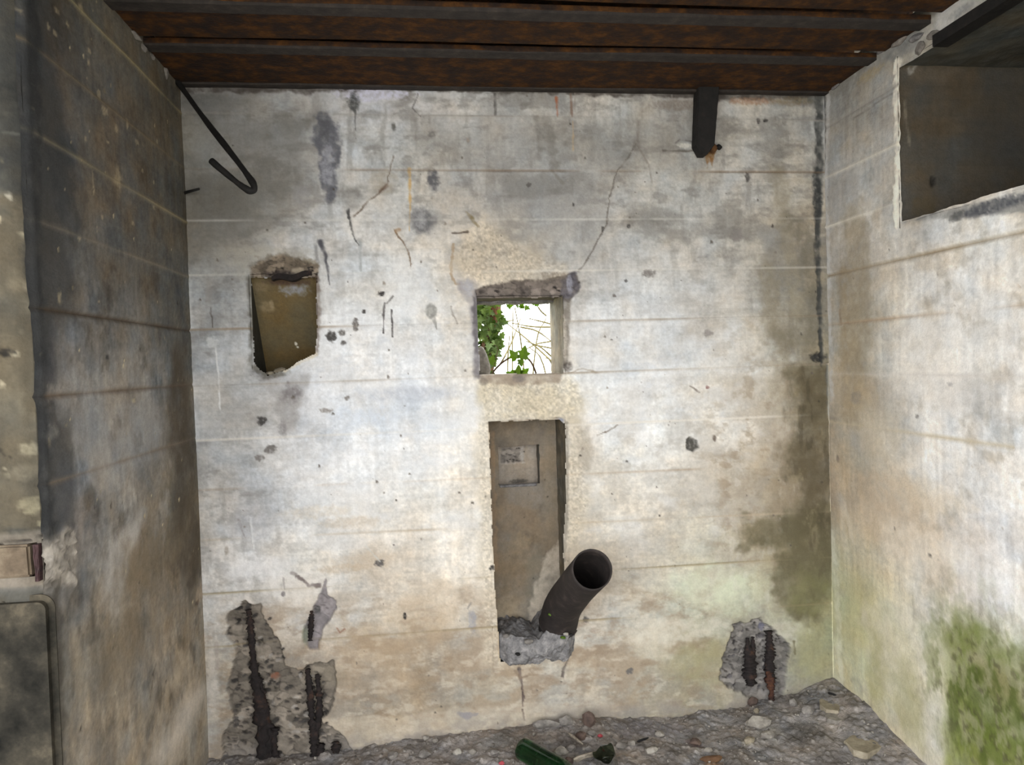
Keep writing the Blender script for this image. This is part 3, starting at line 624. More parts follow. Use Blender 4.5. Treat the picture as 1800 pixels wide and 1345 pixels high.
WD = 0.30                                      # wall thickness at the window
wx0, wx1 = bk(838, 600)[0]-0.006, bk(990, 600)[0]+0.004
wz0, wz1 = bk(915, 658)[2]-0.004, bk(915, 522)[2]+0.004
wall_back = slab_with_hole('wall_back', -0.35, W+0.35, -0.2, 2.75, 0.27, WD, wx0, wx1, wz0, wz1,
                           noise_mat('outer_concrete', [(0.3, (110, 108, 100)), (0.7, (160, 156, 146))], scale=8))
tag(wall_back, 'stained board marked concrete wall facing the viewer', kind='structure')
for i in range(len(marks)-1):
    wb.build('concrete_course', M_WALL, wall_back, (marks[i], marks[i+1]))

# ------------------------------------------------------------------ window opening: four reveals of rough concrete
def patch(name, O, U, V, N, lu, lv, nu, nv, paint, mat, parent, gain=1.0, kind=None):
    au = np.linspace(0, lu, nu); bv = np.linspace(0, lv, nv)
    A_, B_ = np.meshgrid(au, bv)
    s = Surf(O, U, V, N, A_, B_); paint(s)
    o = s.build(name, mat, parent, gain=gain)
    if kind: o['kind'] = kind
    return o
def reveal(col, low=0.10, seed=0, rough=0.003):
    def f(s):
        s.C[:] = col
        s.weather(low, 0.04, 0.04, 0.07, 4, 0.002)
        n = fbm(s.A*25+seed, s.B*25, 5, 4)
        s.C *= (1+0.22*n)[..., None]; s.H += rough*n
    return f
window = empty('window_1', (wx0, 0.0, wz0)); tag(window, 'small square unglazed window opening with deep concrete reveals', kind='structure')
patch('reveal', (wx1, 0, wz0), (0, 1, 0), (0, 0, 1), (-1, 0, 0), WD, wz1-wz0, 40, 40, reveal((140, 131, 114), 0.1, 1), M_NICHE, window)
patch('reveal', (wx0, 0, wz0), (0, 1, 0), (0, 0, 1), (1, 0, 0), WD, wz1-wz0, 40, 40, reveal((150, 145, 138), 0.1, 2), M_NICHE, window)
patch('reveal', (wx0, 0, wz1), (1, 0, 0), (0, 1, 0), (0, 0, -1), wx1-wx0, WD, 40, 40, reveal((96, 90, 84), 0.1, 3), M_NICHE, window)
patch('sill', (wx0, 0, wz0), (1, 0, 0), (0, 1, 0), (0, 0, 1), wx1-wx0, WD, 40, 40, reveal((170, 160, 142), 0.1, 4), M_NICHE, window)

def rock_bm(seed, rx, ry, rz, rough=0.28, sub=2):
    bm = bmesh.new(); bmesh.ops.create_icosphere(bm, subdivisions=sub, radius=1.0)
    rr = random.Random(seed); off = Vector((rr.uniform(-50, 50), rr.uniform(-50, 50), rr.uniform(-50, 50)))
    planes = [(Vector((rr.uniform(-1, 1), rr.uniform(-1, 1), rr.uniform(-1, 1))).normalized(), rr.uniform(0.55, 0.85)) for _ in range(7)]
    for v in bm.verts:
        p = v.co.copy(); p *= 1+rough*mnoise.noise(p*1.3+off)
        for n, d in planes:
            e = p.dot(n)-d
            if e > 0: p -= n*e*0.85
        p *= 1+rough*0.25*mnoise.noise(p*4+off)
        v.co = (p.x*rx, p.y*ry, p.z*rz)
    return bm
# mortar lump left in the lower left corner of the window and a thin lip of cement along the head
p = bk(846, 645, 0.27)
bm = rock_bm(31, 0.040, 0.03, 0.085, 0.2, 3); bm.transform(Matrix.Translation((p[0]-0.002, 0.25, p[2]-0.012)))
from_bm('mortar_lump', bm, M_PALE, window, True)
bm = bmesh.new()
n = 26
for i in range(n):
    x = wx0+(wx1-wx0)*i/(n-1); d = 0.010+0.006*mnoise.noise(Vector((i*0.4, 3, 1)))
    for q in ((x, 0.20, wz1+0.004), (x, 0.20, wz1-d), (x, 0.235, wz1-d*1.3), (x, 0.235, wz1+0.004)): bm.verts.new(q)
bm.verts.ensure_lookup_table()
for i in range(n-1):
    for j in range(4): bm.faces.new([bm.verts[i*4+j], bm.verts[i*4+(j+1) % 4], bm.verts[(i+1)*4+(j+1) % 4], bm.verts[(i+1)*4+j]])
from_bm('cement_lip', bm, M_MORTAR, window)

# ------------------------------------------------------------------ tall niche
ND = 0.185
nx0, nx1 = bk(856, 800)[0], bk(996, 800)[0]+0.03
nz0, nz1 = bk(940, 1175)[2], bk(920, 736)[2]
rx1 = bk(978, 800, ND)[0]
def paint_niche_back(s):
    s.C[:] = (120, 110, 97)
    s.mottle(5, 12, 8, 0.0, 0.4, (96, 88, 77), 0.6); s.mottle(10, 14, 9, 0.1, 0.45, (140, 124, 100), 0.5)
    s.weather(0.10, 0.03, 0.03, 0.05, 4, 0.002)
    s.blob(905, 770, 60, 26, (100, 92, 82), 0.7, 0.8, 0.3); s.blob(905, 900, 50, 40, (118, 102, 84), 0.5)
    s.blob(930, 870, 40, 22, (118, 112, 104), 0.6); s.blob(890, 1010, 40, 60, (130, 112, 88), 0.5); s.blob(950, 1020, 30, 60, (112, 106, 92), 0.6)
    s.poly([(955, 985), (990, 950), (990, 1060), (930, 1110), (930, 1070), (945, 1020)], (190, 178, 162), 0.75, 8, 9, 30)
    s.blob(900, 1080, 30, 40, (160, 146, 124), 0.6); s.blob(968, 860, 12, 120, (128, 116, 98), 0.5)
    s.stroke([(866, 760), (868, 900), (872, 1000)], 8, (146, 122, 96), 0.6, 2)
    s.pits(40, 8, 0.001, 0.004, (80, 72, 62))
    s.hole([(876, 786), (948, 781), (949, 850), (877, 853)], 0.8)
patch('niche_back', (nx0, ND, nz0), (1, 0, 0), (0, 0, 1), (0, -1, 0), rx1-nx0, nz1-nz0, 110, 260, paint_niche_back, M_NICHE, wall_back, 1.25)
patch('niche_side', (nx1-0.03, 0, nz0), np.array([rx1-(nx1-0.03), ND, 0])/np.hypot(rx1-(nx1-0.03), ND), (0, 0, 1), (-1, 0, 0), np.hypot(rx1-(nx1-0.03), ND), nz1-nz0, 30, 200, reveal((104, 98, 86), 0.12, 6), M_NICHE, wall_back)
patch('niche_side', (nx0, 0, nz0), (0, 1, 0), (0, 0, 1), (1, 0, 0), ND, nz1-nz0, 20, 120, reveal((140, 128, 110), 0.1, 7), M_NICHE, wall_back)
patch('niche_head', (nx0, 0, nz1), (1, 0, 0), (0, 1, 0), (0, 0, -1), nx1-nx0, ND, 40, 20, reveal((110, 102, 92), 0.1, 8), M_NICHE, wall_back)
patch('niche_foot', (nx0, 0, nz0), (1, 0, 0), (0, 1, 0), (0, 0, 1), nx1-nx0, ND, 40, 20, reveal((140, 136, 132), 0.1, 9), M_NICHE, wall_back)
# the square hatch recess in its back
HD = ND+0.06
hx0, hz1 = bk(874, 783, ND)[[0, 2]]; hx1, hz0 = bk(950, 854, ND)[[0, 2]]
def paint_hatch(s):
    s.C[:] = (134, 124, 112)
    s.weather(0.10, 0.03, 0.03, 0.06, 3, 0.001)
    s.poly([(880, 786), (922, 784), (921, 812), (880, 815)], (124, 118, 112), 0.8, 3, 3, 50, 0.006, 0.8, 0.011)
    s.blob(918, 800, 4, 14, (160, 156, 150), 0.5); s.blob(912, 846, 16, 4, (70, 66, 60), 0.8)
    s.stroke([(880, 815), (922, 813)], 3, (156, 148, 140), 0.6)
patch('hatch_back', (hx0, HD, hz0), (1, 0, 0), (0, 0, 1), (0, -1, 0), hx1-hx0, hz1-hz0, 70, 70, paint_hatch, M_NICHE, wall_back, 1.35)
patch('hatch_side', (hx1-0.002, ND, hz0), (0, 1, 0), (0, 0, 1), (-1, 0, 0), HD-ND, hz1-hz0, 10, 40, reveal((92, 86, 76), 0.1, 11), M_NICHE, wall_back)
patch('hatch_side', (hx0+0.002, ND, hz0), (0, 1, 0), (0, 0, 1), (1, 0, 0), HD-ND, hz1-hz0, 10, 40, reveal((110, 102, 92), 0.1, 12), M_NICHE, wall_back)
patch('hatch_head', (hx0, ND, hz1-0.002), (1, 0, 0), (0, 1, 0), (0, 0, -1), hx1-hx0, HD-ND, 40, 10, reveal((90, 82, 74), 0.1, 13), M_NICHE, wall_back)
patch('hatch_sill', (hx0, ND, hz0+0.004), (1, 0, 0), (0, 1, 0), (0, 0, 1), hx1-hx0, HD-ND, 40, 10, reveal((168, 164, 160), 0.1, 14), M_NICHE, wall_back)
bm = bmesh.new()                              # pale cement bead along the hatch sill
bmesh.ops.create_cube(bm, size=1)
for v in bm.verts: v.co = ((hx0+hx1)/2-0.006+v.co.x*(hx1-hx0-0.02), ND-0.003+v.co.y*0.012, hz0+0.006+v.co.z*0.010)
bmesh.ops.bevel(bm, geom=bm.edges[:], offset=0.003, segments=1, affect='EDGES')
from_bm('hatch_bead', bm, M_MORTAR, wall_back)

# ------------------------------------------------------------------ upper niche with a sloping back
ux0, ux1 = bk(438, 560)[0], bk(560, 560)[0]
uz1, uz0 = bk(500, 482)[2], bk(500, 664)[2]
UD = 0.24
slope = np.array([0, UD-0.03, uz0-uz1]); sl_len = np.linalg.norm(slope); slope = slope/sl_len
nrm = np.array([0, slope[2], -slope[1]])
def paint_upper(s):
    s.C[:] = (92, 80, 56)
    s.weather(0.08, 0.03, 0.03, 0.05, 4, 0.002)
    s.blob(520, 510, 26, 10, (140, 146, 160), 0.7, 0.8, 0.7); s.blob(505, 496, 40, 7, (64, 48, 44), 0.7); s.blob(470, 540, 12, 10, (132, 116, 90), 0.6); s.blob(460, 505, 16, 8, (112, 98, 76), 0.6)
    s.blob(478, 535, 4, 8, (150, 136, 110), 0.6); s.blob(520, 604, 2.5, 3, (226, 222, 210), 0.9, 0.4, 0.2); s.blob(523, 610, 2, 2, (226, 222, 210), 0.9, 0.4, 0.2)
    s.pits(20, 9, 0.001, 0.003, (60, 52, 40))
patch('niche_back', (ux0, 0.03, uz1), (1, 0, 0), slope, nrm, ux1-ux0, sl_len, 70, 110, paint_upper, M_NICHE, wall_back, 1.3)
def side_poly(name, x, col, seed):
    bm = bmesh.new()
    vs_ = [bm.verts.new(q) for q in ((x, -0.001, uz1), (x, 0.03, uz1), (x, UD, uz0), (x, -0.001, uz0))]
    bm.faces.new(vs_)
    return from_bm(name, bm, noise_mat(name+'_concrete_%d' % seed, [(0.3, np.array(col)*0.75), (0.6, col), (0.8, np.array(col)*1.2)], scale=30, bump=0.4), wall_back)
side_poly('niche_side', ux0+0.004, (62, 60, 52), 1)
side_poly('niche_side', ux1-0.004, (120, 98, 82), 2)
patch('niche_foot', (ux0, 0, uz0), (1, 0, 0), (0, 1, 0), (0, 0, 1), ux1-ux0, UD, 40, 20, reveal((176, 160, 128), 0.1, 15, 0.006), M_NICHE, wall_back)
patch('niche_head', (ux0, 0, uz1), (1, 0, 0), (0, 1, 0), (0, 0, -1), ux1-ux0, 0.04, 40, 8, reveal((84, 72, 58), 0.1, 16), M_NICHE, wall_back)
# crumbled pale mortar on its foot, rusted lintel strip at its head
for k_, (x, y, q) in enumerate([(494, 650, 0.026), (474, 655, 0.020), (516, 645, 0.020), (505, 655, 0.016)]):
    p = bk(x, y, 0.03); bm = rock_bm(60+k_, q, q*0.9, q*0.55); bm.transform(Matrix.Translation((p[0], 0.03+0.01*k_, p[2]-0.004)))
    o = from_bm('mortar_crumb', bm, M_TAN, None, True)
    tag(o, ['largest tan mortar crumb on the sill of the upper left wall niche', 'tan mortar crumb at the left end of the upper left niche sill',
            'tan mortar crumb at the right end of the upper left niche sill', 'smallest tan mortar crumb at the front of the upper left niche sill'][k_], 'mortar', 'crumbs in the upper niche')
bm = bmesh.new(); n = 14
p0 = bk(478, 490, 0.0); p1 = bk(548, 482, 0.0)
for i in range(n):
    t = i/(n-1); x = p0[0]+(p1[0]-p0[0])*t; z = p0[2]+(p1[2]-p0[2])*t+0.006*math.sin(t*9)
    hh = 0.008*(0.5+0.5*math.sin(math.pi*t))+0.003
    for q in ((x, -0.008, z-hh), (x, 0.03, z-hh), (x, 0.03, z+hh), (x, -0.008, z+hh)): bm.verts.new(q)
bm.verts.ensure_lookup_table()
for i in range(n-1):
    for j in range(4): bm.faces.new([bm.verts[i*4+j], bm.verts[i*4+(j+1) % 4], bm.verts[(i+1)*4+(j+1) % 4], bm.verts[(i+1)*4+j]])
bm.faces.new(bm.verts[0:4]); bm.faces.new(bm.verts[-4:])
tag(from_bm('lintel_strip', bm, M_REBAR), 'thin dark rusted strip across the head of the upper left niche', 'steel strip')

# ================================================================== LEFT WALL (X = 0) and its return face
LY0 = -1.015
step = 0.0058
a = np.arange(0, -LY0+step, step); a[-1] = -LY0
lv = [CEIL+0.06]+[Z0-k*S for k in range(0, 7)]+[-0.06]
Bv, lmarks = grid_rows(lv, lv, a, step)
Av = np.repeat(a[None], Bv.shape[0], 0)
wl = Surf((0, 0, 0), (0, -1, 0), (0, 0, 1), (1, 0, 0), Av, Bv)
xs = [300, 240, 180, 120, 75]; ys = [60, 200, 330, 450, 560, 680, 790, 900, 1010, 1120, 1230, 1330]
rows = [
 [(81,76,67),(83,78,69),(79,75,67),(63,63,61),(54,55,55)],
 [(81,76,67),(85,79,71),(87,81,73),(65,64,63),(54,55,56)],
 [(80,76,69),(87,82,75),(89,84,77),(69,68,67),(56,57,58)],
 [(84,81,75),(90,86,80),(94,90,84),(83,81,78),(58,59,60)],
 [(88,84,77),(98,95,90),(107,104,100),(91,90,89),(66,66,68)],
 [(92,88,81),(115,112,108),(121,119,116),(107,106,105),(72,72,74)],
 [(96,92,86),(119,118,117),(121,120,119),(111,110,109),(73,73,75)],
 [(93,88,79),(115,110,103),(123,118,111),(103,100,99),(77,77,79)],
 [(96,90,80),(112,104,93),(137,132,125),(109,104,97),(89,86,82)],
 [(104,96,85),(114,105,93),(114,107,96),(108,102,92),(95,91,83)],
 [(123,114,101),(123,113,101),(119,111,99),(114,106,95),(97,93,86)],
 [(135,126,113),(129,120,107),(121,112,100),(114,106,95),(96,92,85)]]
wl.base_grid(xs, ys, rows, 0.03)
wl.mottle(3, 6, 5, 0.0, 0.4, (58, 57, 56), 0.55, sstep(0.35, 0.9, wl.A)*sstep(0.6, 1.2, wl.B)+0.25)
wl.mottle(8, 8, 6, 0.05, 0.4, (146, 143, 139), 0.45, sstep(0.5, 0.9, wl.B)*sstep(1.6, 1.2, wl.B))
wl.mottle(14, 16, 12, 0.1, 0.45, (60, 56, 50), 0.40)
wl.mottle(19, 14, 7, 0.1, 0.45, (150, 140, 124), 0.35, sstep(1.2, 0.6, wl.B))
wl.weather(0.13, 0.08, 0.03, 0.11, 4, 0.004)
S_ = wl
# soot running down the outer corner
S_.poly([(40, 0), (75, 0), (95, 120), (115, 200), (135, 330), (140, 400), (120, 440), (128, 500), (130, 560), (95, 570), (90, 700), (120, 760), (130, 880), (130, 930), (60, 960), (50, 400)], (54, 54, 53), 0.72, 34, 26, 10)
S_.blob(110, 310, 24, 70, (46, 48, 50), 0.6); S_.blob(100, 480, 30, 40, (58, 58, 58), 0.6); S_.blob(112, 870, 24, 60, (64, 65, 68), 0.6); S_.blob(85, 650, 14, 60, (58, 58, 60), 0.6)
S_.poly([(130, 725), (200, 715), (290, 700), (300, 800), (215, 830), (160, 810), (130, 770)], (132, 130, 128), 0.45, 20, 10, 14)
S_.poly([(165, 775), (195, 790), (210, 850), (170, 870), (140, 800)], (148, 142, 134), 0.5, 14, 12, 20)
S_.poly([(175, 985), (215, 930), (250, 905), (230, 1000), (205, 1060), (180, 1060)], (164, 160, 156), 0.65, 30, 14, 18); S_.blob(90, 690, 24, 16, (136, 130, 122), 0.6, 0.7, 0.7); S_.blob(90, 760, 14, 14, (120, 116, 110), 0.5)
S_.poly([(300, 600), (330, 600), (355, 1000), (340, 1060), (305, 980), (298, 760)], (62, 55, 45), 0.8, 26, 14, 12)
S_.blob(270, 980, 60, 60, (98, 86, 68), 0.6, 0.9); S_.blob(240, 1120, 70, 60, (106, 95, 78), 0.4, 0.9)
# pale slanting streaks low on the wall
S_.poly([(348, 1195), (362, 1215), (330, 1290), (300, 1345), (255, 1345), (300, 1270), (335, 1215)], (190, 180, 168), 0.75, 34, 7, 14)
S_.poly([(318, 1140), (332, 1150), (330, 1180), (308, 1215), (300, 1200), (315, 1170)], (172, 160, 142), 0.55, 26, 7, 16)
S_.stroke([(273, 1170), (264, 1225)], 3, (84, 76, 66), 0.7); S_.stroke([(300, 1150), (305, 1190)], 3, (96, 86, 74), 0.6)
S_.blob(346, 1060, 4, 4, (60, 50, 44), 0.8); S_.blob(188, 628, 3, 5, (46, 46, 46), 0.9); S_.stroke([(190, 605), (190, 625)], 2, (70, 68, 66), 0.6); S_.blob(350, 1045, 6, 16, (160, 140, 118), 0.5)
# whitish crumbling mortar patched round the outer corner
S_.poly([(70, 940), (95, 938), (115, 928), (132, 936), (134, 1000), (132, 1028), (110, 1034), (70, 1036)], (134, 128, 120), 0.9, 6, 8, 30, -0.003, 0.7, 0.012)
S_.poly([(60, 1032), (130, 1030), (120, 1060), (95, 1075), (60, 1062)], (112, 111, 110), 0.6, 10, 7, 24)
# flecks of lime paint
for x, y, rx, ry in [(204, 225, 4, 8), (223, 218, 3, 9), (185, 195, 6, 8), (175, 165, 4, 8), (158, 90, 3, 5), (157, 110, 3, 5), (98, 60, 4, 5), (86, 46, 4, 5), (120, 44, 4, 4), (143, 12, 4, 10), (100, 18, 5, 4),
                     (208, 310, 8, 22), (180, 382, 3, 4), (164, 325, 2, 22), (105, 525, 5, 14), (235, 705, 4, 4), (40, 20, 4, 4), (84, 780, 4, 8), (150, 245, 3, 5), (250, 300, 3, 3),
                     (270, 365, 3, 3), (233, 392, 4, 4), (190, 250, 3, 3), (140, 420, 4, 4), (174, 530, 3, 3), (60, 150, 4, 3), (60, 190, 3, 3), (240, 250, 3, 5), (276, 250, 2, 5)]:
    S_.blob(x, y, rx*0.8, ry*0.9, (160, 147, 120), 0.6, 0.8, 0.8)
S_.pits(170, 21, 0.0015, 0.005, (146, 134, 108)); S_.pits(50, 22, 0.002, 0.006, (50, 46, 42))
for i, (kind, jc) in enumerate([(1, (150, 138, 100)), (0.5, (104, 92, 74)), (1, (140, 128, 100)), (0.8, (132, 120, 104)), (-1, (70, 58, 46)), (-0.8, (90, 76, 64)), (-0.6, (108, 96, 84))]):
    r = lmarks[i+1]; along = np.clip(0.7+0.9*fbm(a*3.0, a*0+i*5.3, 28, 4), 0, 1)
    for o, wgt in ((-1, 0.35), (0, 1.0), (1, 0.35)):
        m_ = (along*wgt*0.8)[:, None]; wl.C[r+o] = wl.C[r+o]*(1-m_)+np.array(jc, float)*m_*0.92
        wl.H[r+o] += (0.003 if kind > 0 else -0.006)*abs(kind)*wgt*along
S_ = wl
S_.stroke([(58, -60), (60, 200), (62, 500), (74, 800), (84, 930)], 34, (40, 41, 42), 0.85, 6, 14, 0, 0.7)
S_.stroke([(95, 1040), (100, 1200), (104, 1400)], 26, (66, 62, 56), 0.8, 5, 14, 0, 0.7)
# rounded, battered outer arris
edge = sstep(-LY0-0.03, -LY0, wl.A); wl.H -= 0.010*edge**2*(1+0.6*fbm(wl.B*8, wl.B*0, 30, 4))
wall_left = empty('wall_left', (0, -0.5, 0)); tag(wall_left, 'dark sooty board marked concrete wall on the left', kind='structure')
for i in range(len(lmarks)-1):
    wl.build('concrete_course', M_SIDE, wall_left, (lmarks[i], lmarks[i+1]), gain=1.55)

# return face, looking at the viewer, X from -0.95 to 0
a = np.concatenate([np.linspace(-2.2, -0.72, 60), np.arange(-0.71, 0.0001, 0.006)]); a[-1] = -0.012
bvv = np.arange(CEIL+0.06, -0.06, -0.006)
Av, Bv = np.meshgrid(a, bvv)
wr = Surf((0, LY0, 0), (1, 0, 0), (0, 0, 1), (0, -1, 0), Av, Bv)
wr.C[:] = (92, 86, 74)
wr.mottle(4, 9, 8, 0.0, 0.4, (52, 50, 46), 0.6); wr.mottle(9, 18, 16, 0.1, 0.45, (150, 142, 122), 0.4)
wr.weather(0.16, 0.04, 0.03, 0.10, 5, 0.004)
S_ = wr
S_.poly([(-200, -200), (80, -200), (80, 330), (52, 350), (-20, 330), (-200, 330)], (62, 64, 64), 0.85, 24, 14, 12)
S_.poly([(-200, 340), (45, 340), (48, 420), (60, 700), (80, 930), (-200, 930)], (106, 97, 80), 0.7, 12, 8, 16)
S_.poly([(46, 340), (75, 330), (90, 900), (72, 910), (62, 700), (50, 480)], (60, 61, 63), 0.7, 10, 6, 16)
S_.blob(20, 160, 30, 20, (48, 50, 50), 0.6); S_.stroke([(5, 232), (40, 233), (75, 240)], 3, (128, 128, 120), 0.8, 1.2, 40, -0.003)
S_.blob(16, 345, 6, 6, (196, 190, 174), 0.8); S_.blob(45, 505, 5, 10, (170, 160, 142), 0.7); S_.blob(25, 622, 8, 6, (178, 170, 148), 0.75); S_.blob(60, 615, 8, 6, (186, 178, 158), 0.7); S_.blob(60, 710, 3, 18, (180, 172, 152), 0.7)
S_.blob(48, 790, 14, 12, (172, 164, 140), 0.7, 0.6, 0.7); S_.blob(40, 830, 24, 14, (140, 132, 114), 0.5); S_.blob(52, 890, 22, 14, (168, 160, 132), 0.6, 0.6, 0.7); S_.blob(70, 922, 8, 8, (184, 178, 148), 0.7); S_.blob(30, 500, 18, 12, (136, 126, 106), 0.5)
S_.stroke([(0, 790), (8, 803), (20, 803)], 4, (52, 48, 42), 0.8, 1.5)
S_.poly([(-200, 940), (90, 936), (100, 1040), (-200, 1040)], (150, 140, 128), 0.8, 8, 6, 20)
S_.poly([(-200, 1040), (110, 1030), (110, 1400), (-200, 1400)], (92, 92, 88), 0.8, 10, 6, 16)
S_.pits(50, 31, 0.002, 0.008, (150, 142, 122), (-0.25, -0.01, 0.5, 2.3)); S_.pits(40, 32, 0.002, 0.007, (46, 44, 42), (-0.25, -0.01, 0.3, 2.3))
# long slot where the brick sits, and the cracked joint above it
S_.stroke([(-60, 960), (0, 956), (60, 948), (88, 940)], 4, (34, 30, 28), 0.95, 1.5, 40, 0.01)
S_.hole([(-120, 962), (62, 956), (66, 1016), (-120, 1022)], 1.0)
wr.H += -0.010*sstep(-0.05, -0.012, wr.A)**2
S_.stroke([(52, -60), (52, 200), (56, 480)], 30, (52, 53, 53), 0.8, 6, 14, 0, 0.7)
S_.stroke([(62, 480), (72, 800), (84, 930)], 14, (62, 61, 60), 0.8, 4, 20, 0, 0.7)
wall_return = wr.build('wall_return', M_SIDE, None, gain=0.72)
tag(wall_return, 'narrow battered concrete return face at the far left edge', kind='structure')
# back of the slot
q0 = on(-120, 960, 1, LY0); q1 = on(66, 1022, 1, LY0)
patch('slot_back', (q0[0]-0.05, LY0+0.05, q1[2]-0.02), (1, 0, 0), (0, 0, 1), (0, -1, 0), -0.02-(q0[0]-0.05), 0.14, 20, 12, reveal((52, 46, 40), 0.1, 21), M_NICHE, wall_return)
# brick in the slot
bm = bmesh.new(); bmesh.ops.create_cube(bm, size=1)
c0 = on(-60, 962, 1, LY0-0.004); c1 = on(54, 1016, 1, LY0-0.004)
for v in bm.verts: v.co = ((c0[0]+c1[0])/2+v.co.x*(c1[0]-c0[0]), LY0+0.02+v.co.y*0.05, (c0[2]+c1[2])/2+v.co.z*(c0[2]-c1[2])*0.98)
bmesh.ops.bevel(bm, geom=bm.edges[:], offset=0.005, segments=2, affect='EDGES')
bmesh.ops.subdivide_edges(bm, edges=bm.edges[:], cuts=2, use_grid_fill=True)
for v in bm.verts: v.co += Vector((0, 0.003, 0.002))*mnoise.noise(v.co*30)
tag(from_bm('brick', bm, noise_mat('tan_brick', [(0.3, (70, 60, 48)), (0.5, (94, 81, 66)), (0.75, (124, 112, 94))], scale=25, bump=0.5)),
    'tan brown brick set in the slot at the far left edge', 'brick')
# purple-red rust seam beside the brick
bm = bmesh.new(); bmesh.ops.create_cube(bm, size=1); bmesh.ops.subdivide_edges(bm, edges=bm.edges[:], cuts=5, use_grid_fill=True)
c0 = on(57, 958, 1, LY0-0.006); c1 = on(72, 1022, 1, LY0-0.006)
for v in bm.verts:
    t = v.co.z
    v.co = ((c0[0]+c1[0])/2+v.co.x*(c1[0]-c0[0])*(0.75+0.3*t)+0.002*mnoise.noise(Vector((t*9, 0, 0))), LY0+0.004+v.co.y*0.022+0.004*mnoise.noise(v.co*8), (c0[2]+c1[2])/2+v.co.z*(c0[2]-c1[2]))
tag(from_bm('bar_end', bm, noise_mat('purple_rust', [(0.3, (40, 28, 29)), (0.6, (66, 45, 46)), (0.8, (98, 76, 72))], scale=40, bump=0.8)),
    'short purple red rusted bar end beside the tan brick at the left edge', 'steel bar')
# rounded slab standing against the return face
def rounded_slab(x0, x1, z0, z1, y0, y1, r):
    bm = bmesh.new(); pts = [(x0, z0), (x1, z0), (x1, z1-r)]
    for i in range(1, 9):
        t = i/8*math.pi/2; pts.append((x1-r+r*math.cos(t), z1-r+r*math.sin(t)))
    pts.append((x0, z1))
    f = bm.faces.new([bm.verts.new((x, y0, z)) for x, z in pts])
    e = bmesh.ops.extrude_face_region(bm, geom=[f])
    for v in [g for g in e['geom'] if isinstance(g, bmesh.types.BMVert)]: v.co.y = y1
    bmesh.ops.recalc_face_normals(bm, faces=bm.faces[:])
    bmesh.ops.bevel(bm, geom=[e_ for e_ in bm.edges if abs(e_.verts[0].co.y-e_.verts[1].co.y) < 1e-6], offset=0.013, segments=6, affect='EDGES')
    return bm
sl0 = on(90, 1047, 1, LY0-0.014)
bm = rounded_slab(-0.6, sl0[0], 0.0, sl0[2], LY0-0.014, LY0+0.015, 0.03)
M_SLAB = noise_mat('sooty_slab_concrete', [(0.32, (22, 22, 20)), (0.46, (44, 42, 37)), (0.56, (62, 58, 50)), (0.72, (98, 90, 76))], scale=9, detail=12, bump=0.6, spec=0.08)
tag(from_bm('concrete_slab', bm, M_SLAB, None, False), 'dark grey concrete slab with a rounded top corner at the lower left edge', 'slab')

# ================================================================== RIGHT WALL (X = W)
RY1 = -3.2
fine = np.arange(0, 1.12, 0.006); a = np.concatenate([fine, np.arange(1.125, 1.9, 0.009), np.linspace(1.92, 3.2, 80)])
rv = [CEIL+0.06]+[Z0-0.035-k*S for k in range(0, 7)]+[-0.06]
Bv, rmarks = grid_rows(rv, rv, a, 0.006)
Av = np.repeat(a[None], Bv.shape[0], 0)
wrt = Surf((W, 0, 0), (0, -1, 0), (0, 0, 1), (-1, 0, 0), Av, Bv)
xs = [1460, 1510, 1570, 1640, 1720, 1795]; ys = [150, 250, 340, 430, 530, 630, 730, 830, 930, 1030, 1130, 1230, 1330]
rows = [
 [(150,148,144),(148,146,141),(150,148,143),(150,146,138),(140,136,130),(130,128,124)],
 [(165,163,160),(165,163,158),(172,170,166),(160,156,150),(150,146,140),(150,146,140)],
 [(172,170,166),(178,176,172),(188,186,181),(170,166,158),(165,160,152),(165,160,152)],
 [(165,158,148),(168,160,150),(195,190,182),(205,200,193),(208,205,198),(200,196,188)],
 [(168,160,148),(155,145,128),(192,186,175),(204,200,194),(214,211,206),(206,203,198)],
 [(172,164,150),(158,147,128),(192,187,178),(212,209,204),(212,210,206),(208,206,203)],
 [(168,156,138),(164,152,132),(188,182,172),(216,213,209),(210,208,205),(208,206,203)],
 [(172,160,142),(168,158,140),(188,181,170),(212,207,200),(214,210,205),(210,207,203)],
 [(165,152,134),(176,162,142),(186,174,156),(205,195,182),(204,199,195),(204,200,197)],
 [(182,176,150),(186,176,152),(200,190,170),(208,200,188),(202,199,196),(208,206,204)],
 [(186,188,158),(176,174,132),(196,192,168),(204,196,184),(180,182,150),(186,186,170)],
 [(186,182,152),(184,180,148),(190,186,164),(196,190,176),(150,154,98),(152,150,112)],
 [(180,172,144),(182,174,150),(186,178,158),(196,188,176),(150,150,96),(140,140,84)]]
wrt.base_grid(xs, ys, rows, 0.03)
wrt.mottle(5, 5, 6, 0.0, 0.4, (160, 154, 146), 0.45, sstep(0.6, 1.0, wrt.B))
wrt.mottle(10, 6, 8, 0.0, 0.4, (226, 224, 221), 0.45, sstep(0.3, 0.7, wrt.A))
wrt.mottle(15, 14, 16, 0.1, 0.45, (150, 142, 128), 0.35)
wrt.weather(0.08, 0.07, 0.03, 0.07, 4, 0.004)
S_ = wrt
S_.stroke([(1500, 390), (1505, 560), (1500, 720)], 46, (142, 130, 108), 0.55, 6, 14, 0, 0.6); S_.stroke([(1480, 480), (1482, 640)], 20, (140, 124, 98), 0.5, 4, 20, 0, 0.6); S_.stroke([(1520, 400), (1525, 600)], 20, (136, 126, 108), 0.5, 4, 20, 0, 0.6)
